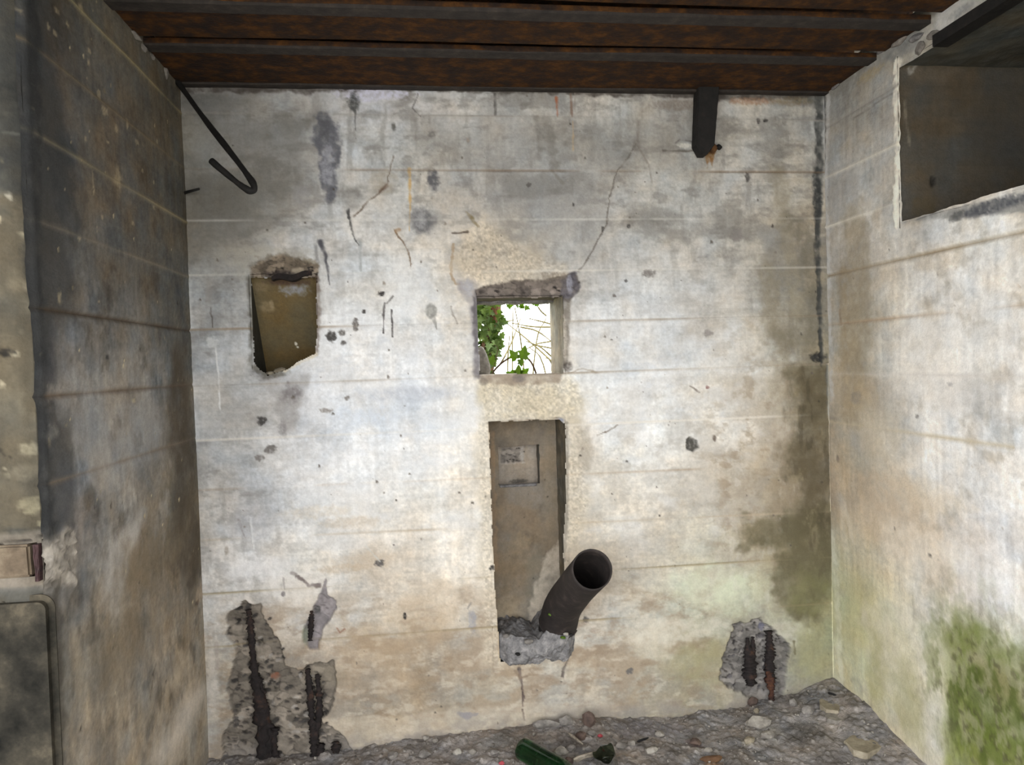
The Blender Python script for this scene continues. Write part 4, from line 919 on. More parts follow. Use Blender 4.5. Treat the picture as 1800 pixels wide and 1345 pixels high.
S_.blob(1500, 690, 40, 40, (168, 150, 122), 0.5); S_.blob(1505, 700, 10, 12, (128, 124, 118), 0.6); S_.blob(1545, 760, 40, 60, (170, 162, 146), 0.4); S_.blob(1560, 870, 60, 40, (182, 162, 138), 0.55)
S_.blob(1650, 640, 80, 90, (220, 217, 213), 0.6, 0.9); S_.blob(1740, 560, 40, 60, (196, 193, 188), 0.4); S_.blob(1640, 590, 20, 40, (190, 186, 180), 0.4); S_.blob(1690, 690, 50, 30, (194, 190, 186), 0.5)
S_.blob(1560, 920, 70, 50, (180, 164, 144), 0.5); S_.blob(1600, 960, 60, 40, (216, 206, 192), 0.5); S_.blob(1720, 1000, 60, 50, (212, 211, 210), 0.5); S_.blob(1620, 870, 70, 30, (200, 186, 164), 0.4)
S_.blob(1480, 330, 30, 60, (160, 154, 148), 0.4); S_.stroke([(1455, 170), (1452, 300), (1456, 480), (1460, 620), (1462, 700)], 8, (196, 196, 196), 0.7, 2); S_.stroke([(1447, 170), (1446, 320), (1450, 470)], 8, (70, 72, 74), 0.8, 2)
S_.stroke([(1500, 210), (1550, 175), (1575, 160)], 2.5, (110, 106, 100), 0.7, 1.5); S_.stroke([(1470, 150), (1530, 110), (1580, 75)], 30, (118, 116, 110), 0.7, 6, 14, 0, 0.7); S_.blob(1530, 130, 22, 10, (156, 138, 104), 0.6)
S_.stroke([(1484, 960), (1482, 880), (1500, 950)], 10, (204, 194, 176), 0.5, 3); S_.stroke([(1462, 940), (1470, 1010), (1474, 1100), (1480, 1210)], 12, (212, 210, 192), 0.6, 3)
S_.poly([(1640, 34), (1700, -4), (1790, -30), (1760, 10), (1700, 40)], (176, 175, 170), 0.85, 6, 8, 24); S_.blob(1690, 18, 20, 8, (120, 122, 124), 0.6, 0.8, 0.7)
S_.blob(1590, 78, 34, 20, (110, 112, 112), 0.7, 0.8, 0.7); S_.blob(1548, 84, 12, 9, (186, 184, 196), 0.7, 0.8, 0.7); S_.blob(1630, 62, 16, 8, (178, 174, 166), 0.7, 0.8, 0.7); S_.blob(1600, 62, 30, 7, (150, 152, 152), 0.6, 0.8, 0.7)
# moss creeping over the lower right
S_.poly([(1480, 1010), (1530, 1000), (1560, 1080), (1590, 1150), (1620, 1210), (1600, 1260), (1560, 1230), (1500, 1150), (1475, 1080)], (170, 165, 132), 0.5, 50, 34, 10)
S_.poly([(1660, 1080), (1700, 1075), (1740, 1110), (1800, 1120), (1860, 1160), (1900, 1345), (1700, 1400), (1655, 1345), (1665, 1230)], (110, 114, 70), 0.6, 60, 46, 9)
for x, y, rx, ry, c in [(1700, 1130, 36, 40, (90, 101, 40)), (1740, 1190, 40, 40, (86, 96, 38)), (1690, 1200, 26, 50, (94, 104, 42)), (1760, 1260, 50, 50, (68, 78, 32)), (1710, 1290, 40, 50, (76, 90, 32)),
                        (1780, 1320, 40, 40, (84, 96, 34)), (1760, 1200, 30, 30, (132, 122, 92)), (1680, 1320, 30, 40, (124, 132, 64)), (1640, 1170, 24, 50, (172, 172, 136)), (1590, 1220, 20, 60, (160, 154, 118)),
                        (1610, 1290, 20, 60, (166, 160, 126)), (1540, 1180, 12, 60, (152, 147, 106)), (1720, 1160, 14, 10, (150, 140, 116)), (1640, 1250, 24, 60, (206, 200, 186)), (1560, 1130, 40, 60, (206, 198, 180))]:
    S_.blob(x, y, rx*1.1, ry*1.1, c, 0.6, 1.2, 0.9, 14)
mw = np.clip(S_.near(1740, 1240, 95, 130)*1.5, 0, 1)
S_.mottle(7, 26, 14, -0.05, 0.3, (66, 77, 30), 0.65, mw); S_.mottle(12, 40, 22, 0.05, 0.35, (140, 138, 110), 0.6, mw); S_.mottle(24, 60, 40, 0.1, 0.4, (66, 62, 44), 0.5, mw)
S_.blob(1634, 976, 3, 3, (80, 76, 72), 0.8); S_.blob(1612, 733, 3, 4, (110, 106, 104), 0.8); S_.blob(1670, 676, 5, 4, (150, 146, 146), 0.7); S_.blob(1474, 806, 3, 6, (110, 100, 92), 0.7)
S_.stroke([(1475, 545), (1478, 570), (1490, 568)], 3, (128, 108, 92), 0.7, 1.5)
S_.pits(70, 41, 0.002, 0.005, (140, 132, 122)); S_.pits(30, 42, 0.002, 0.005, (90, 84, 78))
# sooty rough cement along the sill of the opening, light on its jamb arris painted cream
S_.poly([(1585, 392), (1640, 372), (1700, 360), (1800, 345), (1900, 320), (1900, 340), (1800, 372), (1690, 385), (1640, 384)], (120, 120, 118), 0.75, 5, 6, 30, 0.004)
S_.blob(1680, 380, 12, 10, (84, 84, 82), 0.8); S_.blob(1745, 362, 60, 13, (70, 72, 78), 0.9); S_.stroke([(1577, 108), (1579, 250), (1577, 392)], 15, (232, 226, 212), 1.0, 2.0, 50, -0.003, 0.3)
for i, (kind, jc) in enumerate([(-0.3, (140, 136, 130)), (1, (212, 206, 192)), (1.6, (216, 211, 200)), (-1, (128, 112, 88)), (-0.7, (158, 136, 112)), (0.6, (196, 190, 184)), (-0.5, (182, 170, 146))]):
    r = rmarks[i+1]; along = np.clip(0.65+1.0*fbm(a*3.0, a*0+i*4.1, 29, 4), 0, 1)
    if i >= 6: along = along*(a < 0.9)
    for o, wgt in ((-1, 0.45), (0, 1.0), (1, 0.4)):
        m_ = (along*wgt*0.8)[:, None]; wrt.C[r+o] = wrt.C[r+o]*(1-m_)+np.array(jc, float)*m_
        wrt.H[r+o] += (0.003 if kind > 0 else -0.006)*abs(kind)*wgt*along
OY0, OY1 = -0.452, -1.55                      # high opening in the right wall
oz0 = on(1585, 390, 0, W)[2]; oz1 = 2.315
c0 = int(np.argmin(abs(a+OY0))); c1 = int(np.argmin(abs(a+OY1)))
rt = int(np.argmin(abs(wrt.B[:, 0]-oz1))); rb = int(np.argmin(abs(wrt.B[:, 0]-oz0)))
wrt.cut[rt:rb, c0:c1] = True
wrt.B[rb, c0:c1+1] = oz0+0.004*fbm(a[c0:c1+1]*22, a[c0:c1+1]*0, 34, 4); wrt.B[rt, c0:c1+1] = oz1+0.003*fbm(a[c0:c1+1]*22, a[c0:c1+1]*0+4, 34, 4)
wrt.A[rt:rb+1, c0] = -OY0+0.005*fbm(wrt.B[rt:rb+1, c0]*22, wrt.B[rt:rb+1, c0]*0+8, 34, 4)
wall_right = empty('wall_right', (W, -1.0, 0)); tag(wall_right, 'pale board marked concrete wall on the right with green moss at its foot', kind='structure')
for i in range(len(rmarks)-1):
    wrt.build('concrete_course', M_WALL, wall_right, (rmarks[i], rmarks[i+1]), gain=1.22, flip=True)
def paint_jamb(s):
    s.C[:] = (86, 80, 70)
    s.weather(0.08, 0.03, 0.05, 0.04, 4, 0.003)
    s.blob(1640, 320, 6, 10, (34, 32, 30), 0.85, dep=0.006); s.blob(1625, 370, 22, 26, (92, 80, 58), 0.6); s.blob(1640, 120, 60, 24, (108, 98, 84), 0.6)
    s.stroke([(1600, 125), (1625, 85)], 14, (186, 184, 180), 0.75, 3, 40); s.stroke([(1590, 180), (1592, 210), (1598, 255)], 5, (140, 132, 116), 0.6); s.blob(1760, 230, 60, 80, (76, 74, 70), 0.6)
    s.poly([(1560, 60), (1680, 95), (1800, 108), (1900, 110), (1900, 60), (1600, 20)], (60, 64, 66), 0.7, 8, 6, 20)
patch('shaft_jamb', (W-0.004, OY0+0.008, oz0-0.02), (1, 0, 0), (0, 0, 1), (0, -1, 0), 0.62, oz1-oz0+0.06, 110, 90, paint_jamb, M_SIDE, wall_right)
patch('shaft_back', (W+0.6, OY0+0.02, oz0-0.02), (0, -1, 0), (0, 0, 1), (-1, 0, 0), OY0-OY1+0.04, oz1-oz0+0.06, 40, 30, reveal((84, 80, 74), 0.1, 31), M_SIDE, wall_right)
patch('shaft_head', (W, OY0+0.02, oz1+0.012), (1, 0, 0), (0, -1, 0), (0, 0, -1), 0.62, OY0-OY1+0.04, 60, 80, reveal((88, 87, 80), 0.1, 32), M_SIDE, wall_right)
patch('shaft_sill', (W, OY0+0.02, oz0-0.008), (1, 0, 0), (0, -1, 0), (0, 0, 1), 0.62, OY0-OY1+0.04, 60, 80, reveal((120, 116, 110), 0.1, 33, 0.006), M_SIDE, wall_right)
patch('shaft_jamb', (W, OY1-0.008, oz0-0.02), (1, 0, 0), (0, 0, 1), (0, 1, 0), 0.62, oz1-oz0+0.06, 20, 20, reveal((84, 80, 74), 0.1, 34), M_SIDE, wall_right)

# ================================================================== CEILING: rusted steel joists under a slab
bm = bmesh.new(); bmesh.ops.create_cube(bm, size=1)
for v in bm.verts: v.co = (0.12+v.co.x*5.2, -1.44+v.co.y*3.6, 2.63+v.co.z*0.12)
ceiling = from_bm('ceiling', bm, noise_mat('slab_soffit', [(0.3, (60, 54, 48)), (0.7, (96, 88, 78))], scale=8))
tag(ceiling, 'low ceiling of rusted steel joists laid side by side', kind='structure')
def joist(name, x0, x1, yf, yn, zb):
    """I-section joist lying along X, bottom flange from yf (far) to yn (near)"""
    w = yf-yn; c = (yf+yn)/2; t = 0.020; hgt = 0.15; wt = 0.012
    half = [(-w/2, 0.003), (-w/2+0.004, 0.0), (w/2-0.004, 0.0), (w/2, 0.003), (w/2, t*0.8), (wt, t+0.006), (wt/2, t+0.02), (wt/2, hgt-t-0.02), (wt, hgt-t-0.004), (w/2, hgt-t), (w/2, hgt),
            (-w/2, hgt), (-w/2, hgt-t), (-wt, hgt-t-0.004), (-wt/2, hgt-t-0.02), (-wt/2, t+0.02), (-wt, t+0.006), (-w/2, t*0.8)]
    nx = 60; bm = bmesh.new(); ringp = None
    for i in range(nx+1):
        x = x0+(x1-x0)*i/nx; ring = []
        for j, (dy, dz) in enumerate(half):
            nz_ = 0.0025*mnoise.noise(Vector((x*6, dy*20+yf*7, dz*15)))
            ring.append(bm.verts.new((x, c+dy+nz_, zb+dz+nz_+0.004*mnoise.noise(Vector((x*1.2, yf*3, 0.3))))))
        if ringp:
            for j in range(len(ring)): bm.faces.new((ringp[j], ringp[(j+1) % len(ring)], ring[(j+1) % len(ring)], ring[j]))
        else: bm.faces.new(ring)
        ringp = ring
    bm.faces.new(list(reversed(ringp)))
    bmesh.ops.recalc_face_normals(bm, faces=bm.faces[:])
    return from_bm(name, bm, M_RUST, ceiling)
y1a = on(900, 82, 2, CEIL)[1]; y2a = on(1150, 16, 2, CEIL)[1]
bounds = [0.02, y1a, y2a]
while bounds[-1] > -3.1: bounds.append(bounds[-1]+(y2a-y1a)*1.02)
for i in range(len(bounds)-1):
    x0 = -0.02 if bounds[i+1] > LY0-0.02 else -2.22
    joist('steel_joist', x0, W+0.02, bounds[i]-0.020, bounds[i+1]+0.020, CEIL+0.003*((i*7) % 3-1))
M_EDGE = noise_mat('grey_flange_lip', [(0.3, (38, 35, 34)), (0.55, (52, 47, 44)), (0.75, (70, 62, 56))], scale=30, rough=0.8, bump=0.5)
def strip(name, x0, x1, ya, yb, za, zb, mat, parent, amp=0.0015):
    bm = bmesh.new(); n = 50; pr = None
    for i in range(n+1):
        x = x0+(x1-x0)*i/n; w_ = [amp*mnoise.noise(Vector((x*11, q*3.1, ya*5))) for q in range(4)]
        r = [bm.verts.new((x, y+w_[j], z+w_[(j+1) % 4])) for j, (y, z) in enumerate(((ya, za), (yb, za), (yb, zb), (ya, zb)))]
        if pr:
            for j in range(4): bm.faces.new((pr[j], pr[(j+1) % 4], r[(j+1) % 4], r[j]))
        else: bm.faces.new(r)
        pr = r
    bm.faces.new(list(reversed(pr))); bmesh.ops.recalc_face_normals(bm, faces=bm.faces[:])
    return from_bm(name, bm, mat, parent)
for i in range(len(bounds)-1):
    x0 = -0.015 if bounds[i+1] > LY0-0.02 else -2.215
    strip('flange_lip', x0, W+0.015, bounds[i+1]+0.022, bounds[i+1]+0.072, CEIL-0.009, CEIL+0.003, M_EDGE, ceiling)
strip('wall_plate', -0.015, W+0.015, -0.034, -0.004, CEIL-0.010, CEIL+0.004, M_EDGE, ceiling, 0.003)
# dark infill strips closing the gaps between the flanges
for i in range(1, len(bounds)-1):
    bm = bmesh.new(); bmesh.ops.create_cube(bm, size=1)
    x0 = -0.02 if bounds[i+1] > LY0-0.02 else -2.22
    for v in bm.verts: v.co = ((x0+W+0.02)/2+v.co.x*(W+0.02-x0), bounds[i]+v.co.y*0.05, CEIL+0.036+v.co.z*0.012)
    from_bm('gap_strip', bm, M_DARK, ceiling)

def dab(px, py, plane, val, sx, sy, sz, mat, parent, seed, off):
    p_ = on(px, py, plane, val); bm = rock_bm(seed, sx, sy, sz, 0.35, 3); bm.transform(Matrix.Translation(tuple(p_+np.array(off)))); return from_bm('mortar_dab', bm, mat, parent, True)
for k_, (x, y, sx, sy, sz) in enumerate([(238, 62, 0.010, 0.030, 0.014), (252, 84, 0.008, 0.022, 0.012), (285, 98, 0.010, 0.026, 0.010), (268, 100, 0.006, 0.016, 0.010), (292, 128, 0.008, 0.016, 0.022)]):
    dab(x, y, 0, 0.0, sx, sy, sz, M_STONE, wall_left, 200+k_, (0.0, 0, 0))
for k_, (x, y, sx, sy, sz) in enumerate([(1550, 86, 0.014, 0.034, 0.014), (1582, 72, 0.016, 0.040, 0.016), (1612, 66, 0.014, 0.034, 0.014), (1640, 62, 0.012, 0.026, 0.012), (1520, 108, 0.010, 0.030, 0.012), (1618, 84, 0.010, 0.024, 0.020), (1470, 150, 0.008, 0.030, 0.012)]):
    dab(x, y, 0, W, sx, sy, sz, M_STONE if k_ % 2 else M_MORTAR, wall_right, 220+k_, (0.0, 0, 0))
# steel angle over the high opening on the right
bm = bmesh.new()
prof = [(0, 0), (0.055, 0), (0.055, 0.008), (0.008, 0.008), (0.008, 0.034), (0, 0.034)]
def extrude_profile(bm, prof, ys, f):
    pr = None
    for y in ys:
        r = [bm.verts.new(f(p, y)) for p in prof]
        if pr:
            for j in range(len(r)): bm.faces.new((pr[j], pr[(j+1) % len(r)], r[(j+1) % len(r)], r[j]))
        else: bm.faces.new(r)
        pr = r
    bm.faces.new(list(reversed(pr))); bmesh.ops.recalc_face_normals(bm, faces=bm.faces[:])
extrude_profile(bm, prof, np.linspace(-0.62, -1.6, 30), lambda p, y: (W-0.012+p[0]*0.9, y, oz1-0.006+p[1]+0.002*mnoise.noise(Vector((y*9, p[0]*20, 0)))))
tag(from_bm('steel_angle', bm, M_DARK), 'dark steel angle along the head of the high opening on the right wall', 'steel angle')

# ================================================================== FLOOR
wpx = [(300, 1340), (380, 1334), (470, 1330), (600, 1322), (700, 1302), (840, 1284), (960, 1268), (1050, 1262), (1100, 1264), (1200, 1256), (1300, 1241), (1380, 1222), (1470, 1213)]
fx = np.array([bk(*p)[0] for p in wpx]); fz = np.array([bk(*p)[2] for p in wpx])
def floor_h(x, y):
    """height of the littered floor: banked against the back wall, dished towards the middle"""
    x = np.asarray(x, float); y = np.asarray(y, float)
    base = np.interp(x, fx, fz); t = sstep(0.0, 0.9, -y)
    side = 0.05*sstep(0.22, 0.0, W-x)*sstep(0.9, 0.1, -y)
    lump = 0.010*fbm(x*7, y*7, 35, 4)+0.006*fbm(x*26, y*26, 36, 4)
    return base*(1-t)+0.02*t+side+lump-0.004
a = np.concatenate([np.linspace(-2.25, -0.1, 60), np.arange(-0.09, W+0.02, 0.0045)])
b = np.concatenate([np.arange(0.03, -0.62, -0.0045), np.linspace(-0.66, -3.2, 80)])
Av, Bv = np.meshgrid(a, b)
wf = Surf((0, 0, 0.0), (1, 0, 0), (0, 1, 0), (0, 0, 1), Av, Bv)
wf.C[:] = (136, 130, 126)
wf.weather(0.18, 0.0, 0.0, 0.12, 4, 0.0)
wf.H = floor_h(Av, Bv)
d1, d2, idv = cells(Av/0.018, Bv/0.022, 12)
st = sstep(0.5, 0.25, d1+0.12*fbm(Av*90, Bv*90, 7, 2))*(idv > 0.55)
wf.H += 0.0035*st; wf.C = wf.C*(1-0.5*st[..., None])+(0.5*st)[..., None]*(80+110*((idv*9.7) % 1))[..., None]*np.array([1.0, 0.97, 0.94])
d1, d2, idv = cells(Av/0.05, Bv/0.06, 13)
st = sstep(0.5, 0.3, d1+0.15*fbm(Av*40, Bv*40, 9, 3))*(idv > 0.72)
wf.H += 0.006*st; wf.C = wf.C*(1-0.45*st[..., None])+(0.45*st)[..., None]*(70+100*((idv*5.3) % 1))[..., None]*np.array([1.02, 0.97, 0.92])
wf.O = np.array([0, 0, 0.03])
for x, y, rx, ry, c in [(640, 1335, 60, 12, (126, 124, 128)), (1150, 1275, 70, 14, (126, 122, 126)), (1340, 1285, 26, 18, (170, 168, 162)), (1255, 1335, 16, 5, (140, 100, 66)), (1315, 1303, 10, 5, (186, 180, 160)),
                        (1220, 1300, 14, 10, (112, 94, 92)), (1500, 1335, 60, 14, (112, 110, 110)), (1420, 1300, 50, 20, (96, 92, 88)), (880, 1300, 40, 12, (112, 110, 106)), (1000, 1300, 30, 14, (90, 84, 80)),
                        (1460, 1340, 40, 10, (104, 98, 94)), (760, 1330, 30, 10, (132, 124, 118))]:
    wf.blob(x, y, rx, ry, c, 0.6, 0.8, 0.6)
wf.O = np.array([0, 0, 0.0])
floor = wf.build('floor', M_FLOOR, None, flip=True)
tag(floor, 'dirt floor strewn with grey rubble and litter', kind='structure')

# ================================================================== THINGS
def tube(name, pts, radii, mat, parent=None, seg=14, caps=True, wob=0.0, smooth=True, bm=None, bar=None, seed=0):
    """tube along a polyline; bar=(w,h) factors give a flattened section"""
    own = bm is None; bm = bm or bmesh.new()
    P = [Vector(p) for p in pts]; prev = None; up = Vector((0.13, 0.9, 0.31)).normalized(); first = None
    for i, p in enumerate(P):
        t = (P[min(i+1, len(P)-1)]-P[max(i-1, 0)]).normalized()
        s_ = t.cross(up).normalized(); u_ = s_.cross(t).normalized(); up = u_
        r = radii[i] if hasattr(radii, '__len__') else radii
        ring = []
        for k in range(seg):
            an = 2*math.pi*k/seg
            q = 1+wob*mnoise.noise(Vector((math.cos(an)*1.5+seed, math.sin(an)*1.5, i*0.55+seed)))
            ring.append(bm.verts.new(p+(s_*math.cos(an)*(bar[0] if bar else 1)+u_*math.sin(an)*(bar[1] if bar else 1))*r*q))
        if prev:
            for k in range(seg): bm.faces.new((prev[k], prev[(k+1) % seg], ring[(k+1) % seg], ring[k]))
        elif caps: bm.faces.new(list(reversed(ring)))
        prev = ring
    if caps: bm.faces.new(prev)
    if not own: return bm
    bmesh.ops.recalc_face_normals(bm, faces=bm.faces[:])
    return from_bm(name, bm, mat, parent, smooth)
def spline(pts, n=12):
    P = [np.array(p, float) for p in pts]; P = [2*P[0]-P[1]]+P+[2*P[-1]-P[-2]]; out = []
    for i in range(1, len(P)-2):
        for j in range(n):
            t = j/n
            out.append(0.5*((2*P[i])+(-P[i-1]+P[i+1])*t+(2*P[i-1]-5*P[i]+4*P[i+1]-P[i+2])*t*t+(-P[i-1]+3*P[i]-3*P[i+1]+P[i+2])*t**3))
    out.append(P[-2]); return out

# ---------------------------------------------------------------- iron pipe bending out of the tall niche
path = spline([bk(976, 1160, 0.085), bk(980, 1112, 0.06), bk(988, 1070, -0.02), bk(1012, 1034, -0.18), bk(1041, 1001, -0.36)], 10)
path = [np.array(p) for p in path]
Ro = 36.6*(2.6494-0.36)/F
pipe = empty('iron_pipe', tuple(path[0])); tag(pipe, 'wide sooty iron pipe stub bending out of the tall wall niche', 'pipe')
rad = [Ro*(1.20-0.20*min(1, i/30)) for i in range(len(path))]
bm = bmesh.new(); seg = 44; rings = []
for sgn in (1, -1):
    idxs = range(len(path)) if sgn == 1 else reversed(range(len(path)))
    for i in idxs:
        t = Vector(path[min(i+1, len(path)-1)]-path[max(i-1, 0)]).normalized()
        if i >= len(path)-2: t = (t*0.5+Vector(CAM-path[-1]).normalized()*0.5).normalized()
        s_ = t.cross(Vector((0, 0, 1))).normalized(); u_ = s_.cross(t)
        r = rad[i] if sgn == 1 else rad[i]-0.0045
        rings.append([bm.verts.new(Vector(path[i])+(s_*math.cos(2*math.pi*k/seg)+u_*math.sin(2*math.pi*k/seg))*r*(1+0.006*mnoise.noise(Vector((k*0.6, i*0.3, 0))))) for k in range(seg)])
for i in range(len(rings)-1):
    for k in range(seg): bm.faces.new((rings[i][k], rings[i][(k+1) % seg], rings[i+1][(k+1) % seg], rings[i+1][k]))
bmesh.ops.recalc_face_normals(bm, faces=bm.faces[:])
from_bm('pipe_wall', bm, M_PIPE, pipe, True)
i = 14
t = Vector(path[i+1]-path[i-1]).normalized(); s_ = t.cross(Vector((0, 0, 1))).normalized(); u_ = s_.cross(t)
ringp = [Vector(path[i])+(s_*math.cos(2*math.pi*k/40)+u_*math.sin(2*math.pi*k/40))*(rad[i]+0.001) for k in range(41)]
tube('joint_bead', ringp, 0.0028, M_PIPE, pipe, 6, False)

# ---------------------------------------------------------------- loose mortar heaped in the foot of the niche
bm = bmesh.new(); bmesh.ops.create_grid(bm, x_segments=80, y_segments=50, size=1.0)
hx = [bk(x, 1140)[0] for x in (876, 1014)]
for v in bm.verts:
    qx = v.co.x*0.5+0.5; x = hx[0]+(hx[1]-hx[0])*qx; t = v.co.y*0.5+0.5
    px_ = 876+138*qx
    zt = bk(px_, np.interp(px_, [876, 900, 945, 965, 985, 1005, 1014], [1118, 1112, 1120, 1100, 1082, 1078, 1090]))[2]
    zb = bk(px_, np.interp(px_, [876, 905, 960, 990, 1014], [1160, 1170, 1162, 1160, 1150]))[2]
    f_ = min(1.0, t/0.65); lump = 0.012*mnoise.noise(Vector((x*28, t*5, 0)))+0.006*mnoise.noise(Vector((x*80, t*16, 4)))+0.003*mnoise.noise(Vector((x*190, t*40, 9)))
    side = min(1.0, min(qx, 1-qx)/0.12)
    bulge = (0.010+0.040*math.sin(math.pi*min(1.0, f_*0.85+0.05)))*side
    if t < 0.65: y = 0.012-bulge+lump*side; z = zb+(zt-zb)*f_
    else: y = 0.012-bulge*(1-(t-0.65)/0.35)+0.17*(t-0.65)/0.35; z = zt+lump
    v.co = (x, y, z+lump*0.6)
o = from_bm('mortar_heap', bm, M_MORTAR, None, True)
tag(o, 'heap of loose grey mortar in the foot of the tall niche under the pipe', 'mortar')
for k_, (x, y, rr, mt_, nm, lb, ct) in enumerate([
        (995, 1115, 0.010, M_PALE, 'glass_shard', 'small white shard on the mortar below the iron pipe', 'shard'),
        (990, 1121, 0.010, M_LEAF2, 'green_scrap', 'small bright green scrap on the mortar below the iron pipe', 'scrap'),
        (1004, 1116, 0.008, M_DARK, 'slag_lump', 'small black lump beside the white shard below the pipe', 'stone'),
        (968, 1080, 0.009, M_LEAF2, 'green_scrap', 'tiny yellow green scrap tucked against the underside of the iron pipe', 'scrap'),
        (910, 1150, 0.010, M_DARK, 'slag_lump', 'small dark lump at the left of the mortar heap in the tall niche', 'stone'),
        (890, 1118, 0.012, M_STONE, 'mortar_crumb', 'grey crumb at the left back of the tall niche mortar heap', 'mortar'),
        (930, 1128, 0.016, M_STONE, 'mortar_crumb', 'larger grey crumb in the middle of the tall niche mortar heap', 'mortar')]):
    yy = -0.052 if x > 985 else (-0.075 if x > 960 else -0.042)
    p = bk(x, y, yy); bm = rock_bm(80+k_, rr*1.2, rr*0.8, rr*0.7, sub=2); bm.transform(Matrix.Translation(tuple(p)))
    tag(from_bm(nm, bm, mt_, None, True), lb, ct)

# ---------------------------------------------------------------- short steel hanger under the joists
hang = empty('steel_hanger', tuple(bk(1245, 165))); tag(hang, 'short black steel hanger bar fixed under the joists, right of centre', 'steel bar')
bm = bmesh.new(); lv_ = 14; prevr = None
for i in range(lv_+1):
    t = i/lv_; y_ = 150+(262-150)*t
    xl_ = 1228-4*t; xr_ = 1265-9*t
    if i == lv_: xl_ += 10; xr_ -= 12; y_ = 271
    pl = bk(xl_, y_, -0.055); pr_ = bk(xr_, y_, -0.055); g = 0.0015
    sect = [(pl[0], -0.052), (pl[0]+0.004, -0.058), (pr_[0]-0.004, -0.058), (pr_[0], -0.052), (pr_[0], -0.006), (pl[0], -0.006)]
    ring = [bm.verts.new((x+g*mnoise.noise(Vector((x*40, i*0.7, 0))), y, pl[2]+g*mnoise.noise(Vector((x*60, i, 3))))) for x, y in sect]
    if prevr:
        for j in range(6): bm.faces.new((prevr[j], prevr[(j+1) % 6], ring[(j+1) % 6], ring[j]))
    else: bm.faces.new(ring)
    prevr = ring
bm.faces.new(list(reversed(prevr))); bmesh.ops.recalc_face_normals(bm, faces=bm.faces[:])
from_bm('hanger_bar', bm, M_DARK, hang)
p = bk(1252, 262, -0.03); bm = rock_bm(5, 0.020, 0.024, 0.018); bm.transform(Matrix.Translation(tuple(p)))
from_bm('rust_scale', bm, noise_mat('brown_rust_scale', [(0.3, (60, 42, 26)), (0.6, (98, 66, 36)), (0.8, (130, 92, 52))], scale=40, bump=0.8), hang, True)
p = bk(1264, 258, -0.01); bm = rock_bm(6, 0.012, 0.012, 0.011); bm.transform(Matrix.Translation(tuple(p)))
from_bm('anchor_bolt', bm, M_DARK, hang, True)

# ---------------------------------------------------------------- hooked rod in the upper left corner
pp = [bk(296, 122, -0.02), bk(318, 152, -0.05), bk(360, 210, -0.15), bk(405, 268, -0.27), bk(434, 306, -0.36), bk(446, 325, -0.40), bk(446, 335, -0.41), bk(434, 333, -0.41), bk(408, 314, -0.39), bk(372, 283, -0.36)]
pp = spline(pp, 6)
rod = tube('hooked_rod', pp, [0.0095+0.0012*math.sin(i*0.5) for i in range(len(pp))], M_DARK, None, 12, True, 0.12)
tag(rod, 'bent black steel rod hooking down from the upper left corner', 'steel rod')
tag(tube('bar_stub', [bk(317, 341, 0.005), bk(330, 337, -0.03), bk(350, 332, -0.06)], [0.006, 0.005, 0.004], M_DARK, None, 8, True, 0.3),
    'thin dark bar stub jutting from the left corner below the hooked rod', 'steel rod')

# ---------------------------------------------------------------- corroded reinforcement laid bare in the spalls
def rebar(name, pix, widths, label, mat=M_REBAR, Y=-0.004, flat=(1.0, 0.75), seed=0):
    P = [bk(x, y, Y) for x, y in pix]; n = []
    P = spline(P, 16); w_ = np.interp(np.linspace(0, 1, len(P)), np.linspace(0, 1, len(widths)), widths)
    o = tube(name, P, [max(0.003, q*0.6*2.65/F) for q in w_*(1+0.22*np.random.RandomState(seed).randn(len(w_)))], mat, None, 14, True, 0.6, True, None, flat, seed)
    tag(o, label, 'rebar', 'rebars laid bare in the wall'); return o
rebar('reinforcing_bar', [(437, 1072), (441, 1110), (445, 1155), (450, 1200), (460, 1250), (463, 1330), (464, 1352)], [7, 9, 9, 12, 17, 18, 20], 'longest corroded rebar in the big spalled patch at lower left', seed=1)
rebar('reinforcing_bar', [(456, 1192), (462, 1230), (470, 1280), (472, 1345)], [8, 10, 14, 14], 'rebar fused against the right side of the longest rebar at lower left', seed=2, Y=0.002)
rebar('reinforcing_bar', [(484, 1280), (482, 1310), (488, 1350)], [9, 8, 14], 'short thin rebar stub near the floor right of the longest lower left rebar', seed=3)
rebar('reinforcing_bar', [(541, 1176), (544, 1210), (548, 1260), (552, 1300), (552, 1350)], [7, 9, 9, 11, 11], 'left bar of the forked rebar pair at lower left', seed=4)
rebar('reinforcing_bar', [(557, 1186), (561, 1220), (560, 1262), (554, 1300)], [6, 8, 9, 6], 'right bar of the forked rebar pair at lower left', seed=5)
rebar('reinforcing_bar', [(548, 1074), (547, 1095), (545, 1126)], [4, 7, 6], 'small rebar bit in the narrow spall above the forked pair', M_REBAR, seed=6)
rebar('reinforcing_bar', [(566, 1308), (562, 1325), (566, 1350)], [8, 12, 14], 'stubby rebar end at the floor just right of the forked pair', seed=7)
rebar('reinforcing_bar', [(590, 1304), (591, 1325), (590, 1350)], [8, 11, 10], 'rebar end at the floor, farthest right of the lower left group', seed=8)
rebar('reinforcing_bar', [(1314, 1122), (1316, 1150), (1317, 1180), (1320, 1205)], [5, 12, 17, 12], 'left corroded rebar in the spalled patch at lower right', seed=9)
rebar('reinforcing_bar', [(1323, 1120), (1324, 1150), (1323, 1190)], [4, 8, 10], 'thin rebar fused beside the left rebar of the lower right patch', seed=10)
rebar('reinforcing_bar', [(1352, 1110), (1353, 1140), (1353, 1165), (1355, 1196)], [10, 13, 13, 14], 'right dark rebar in the spalled patch at lower right', seed=11)
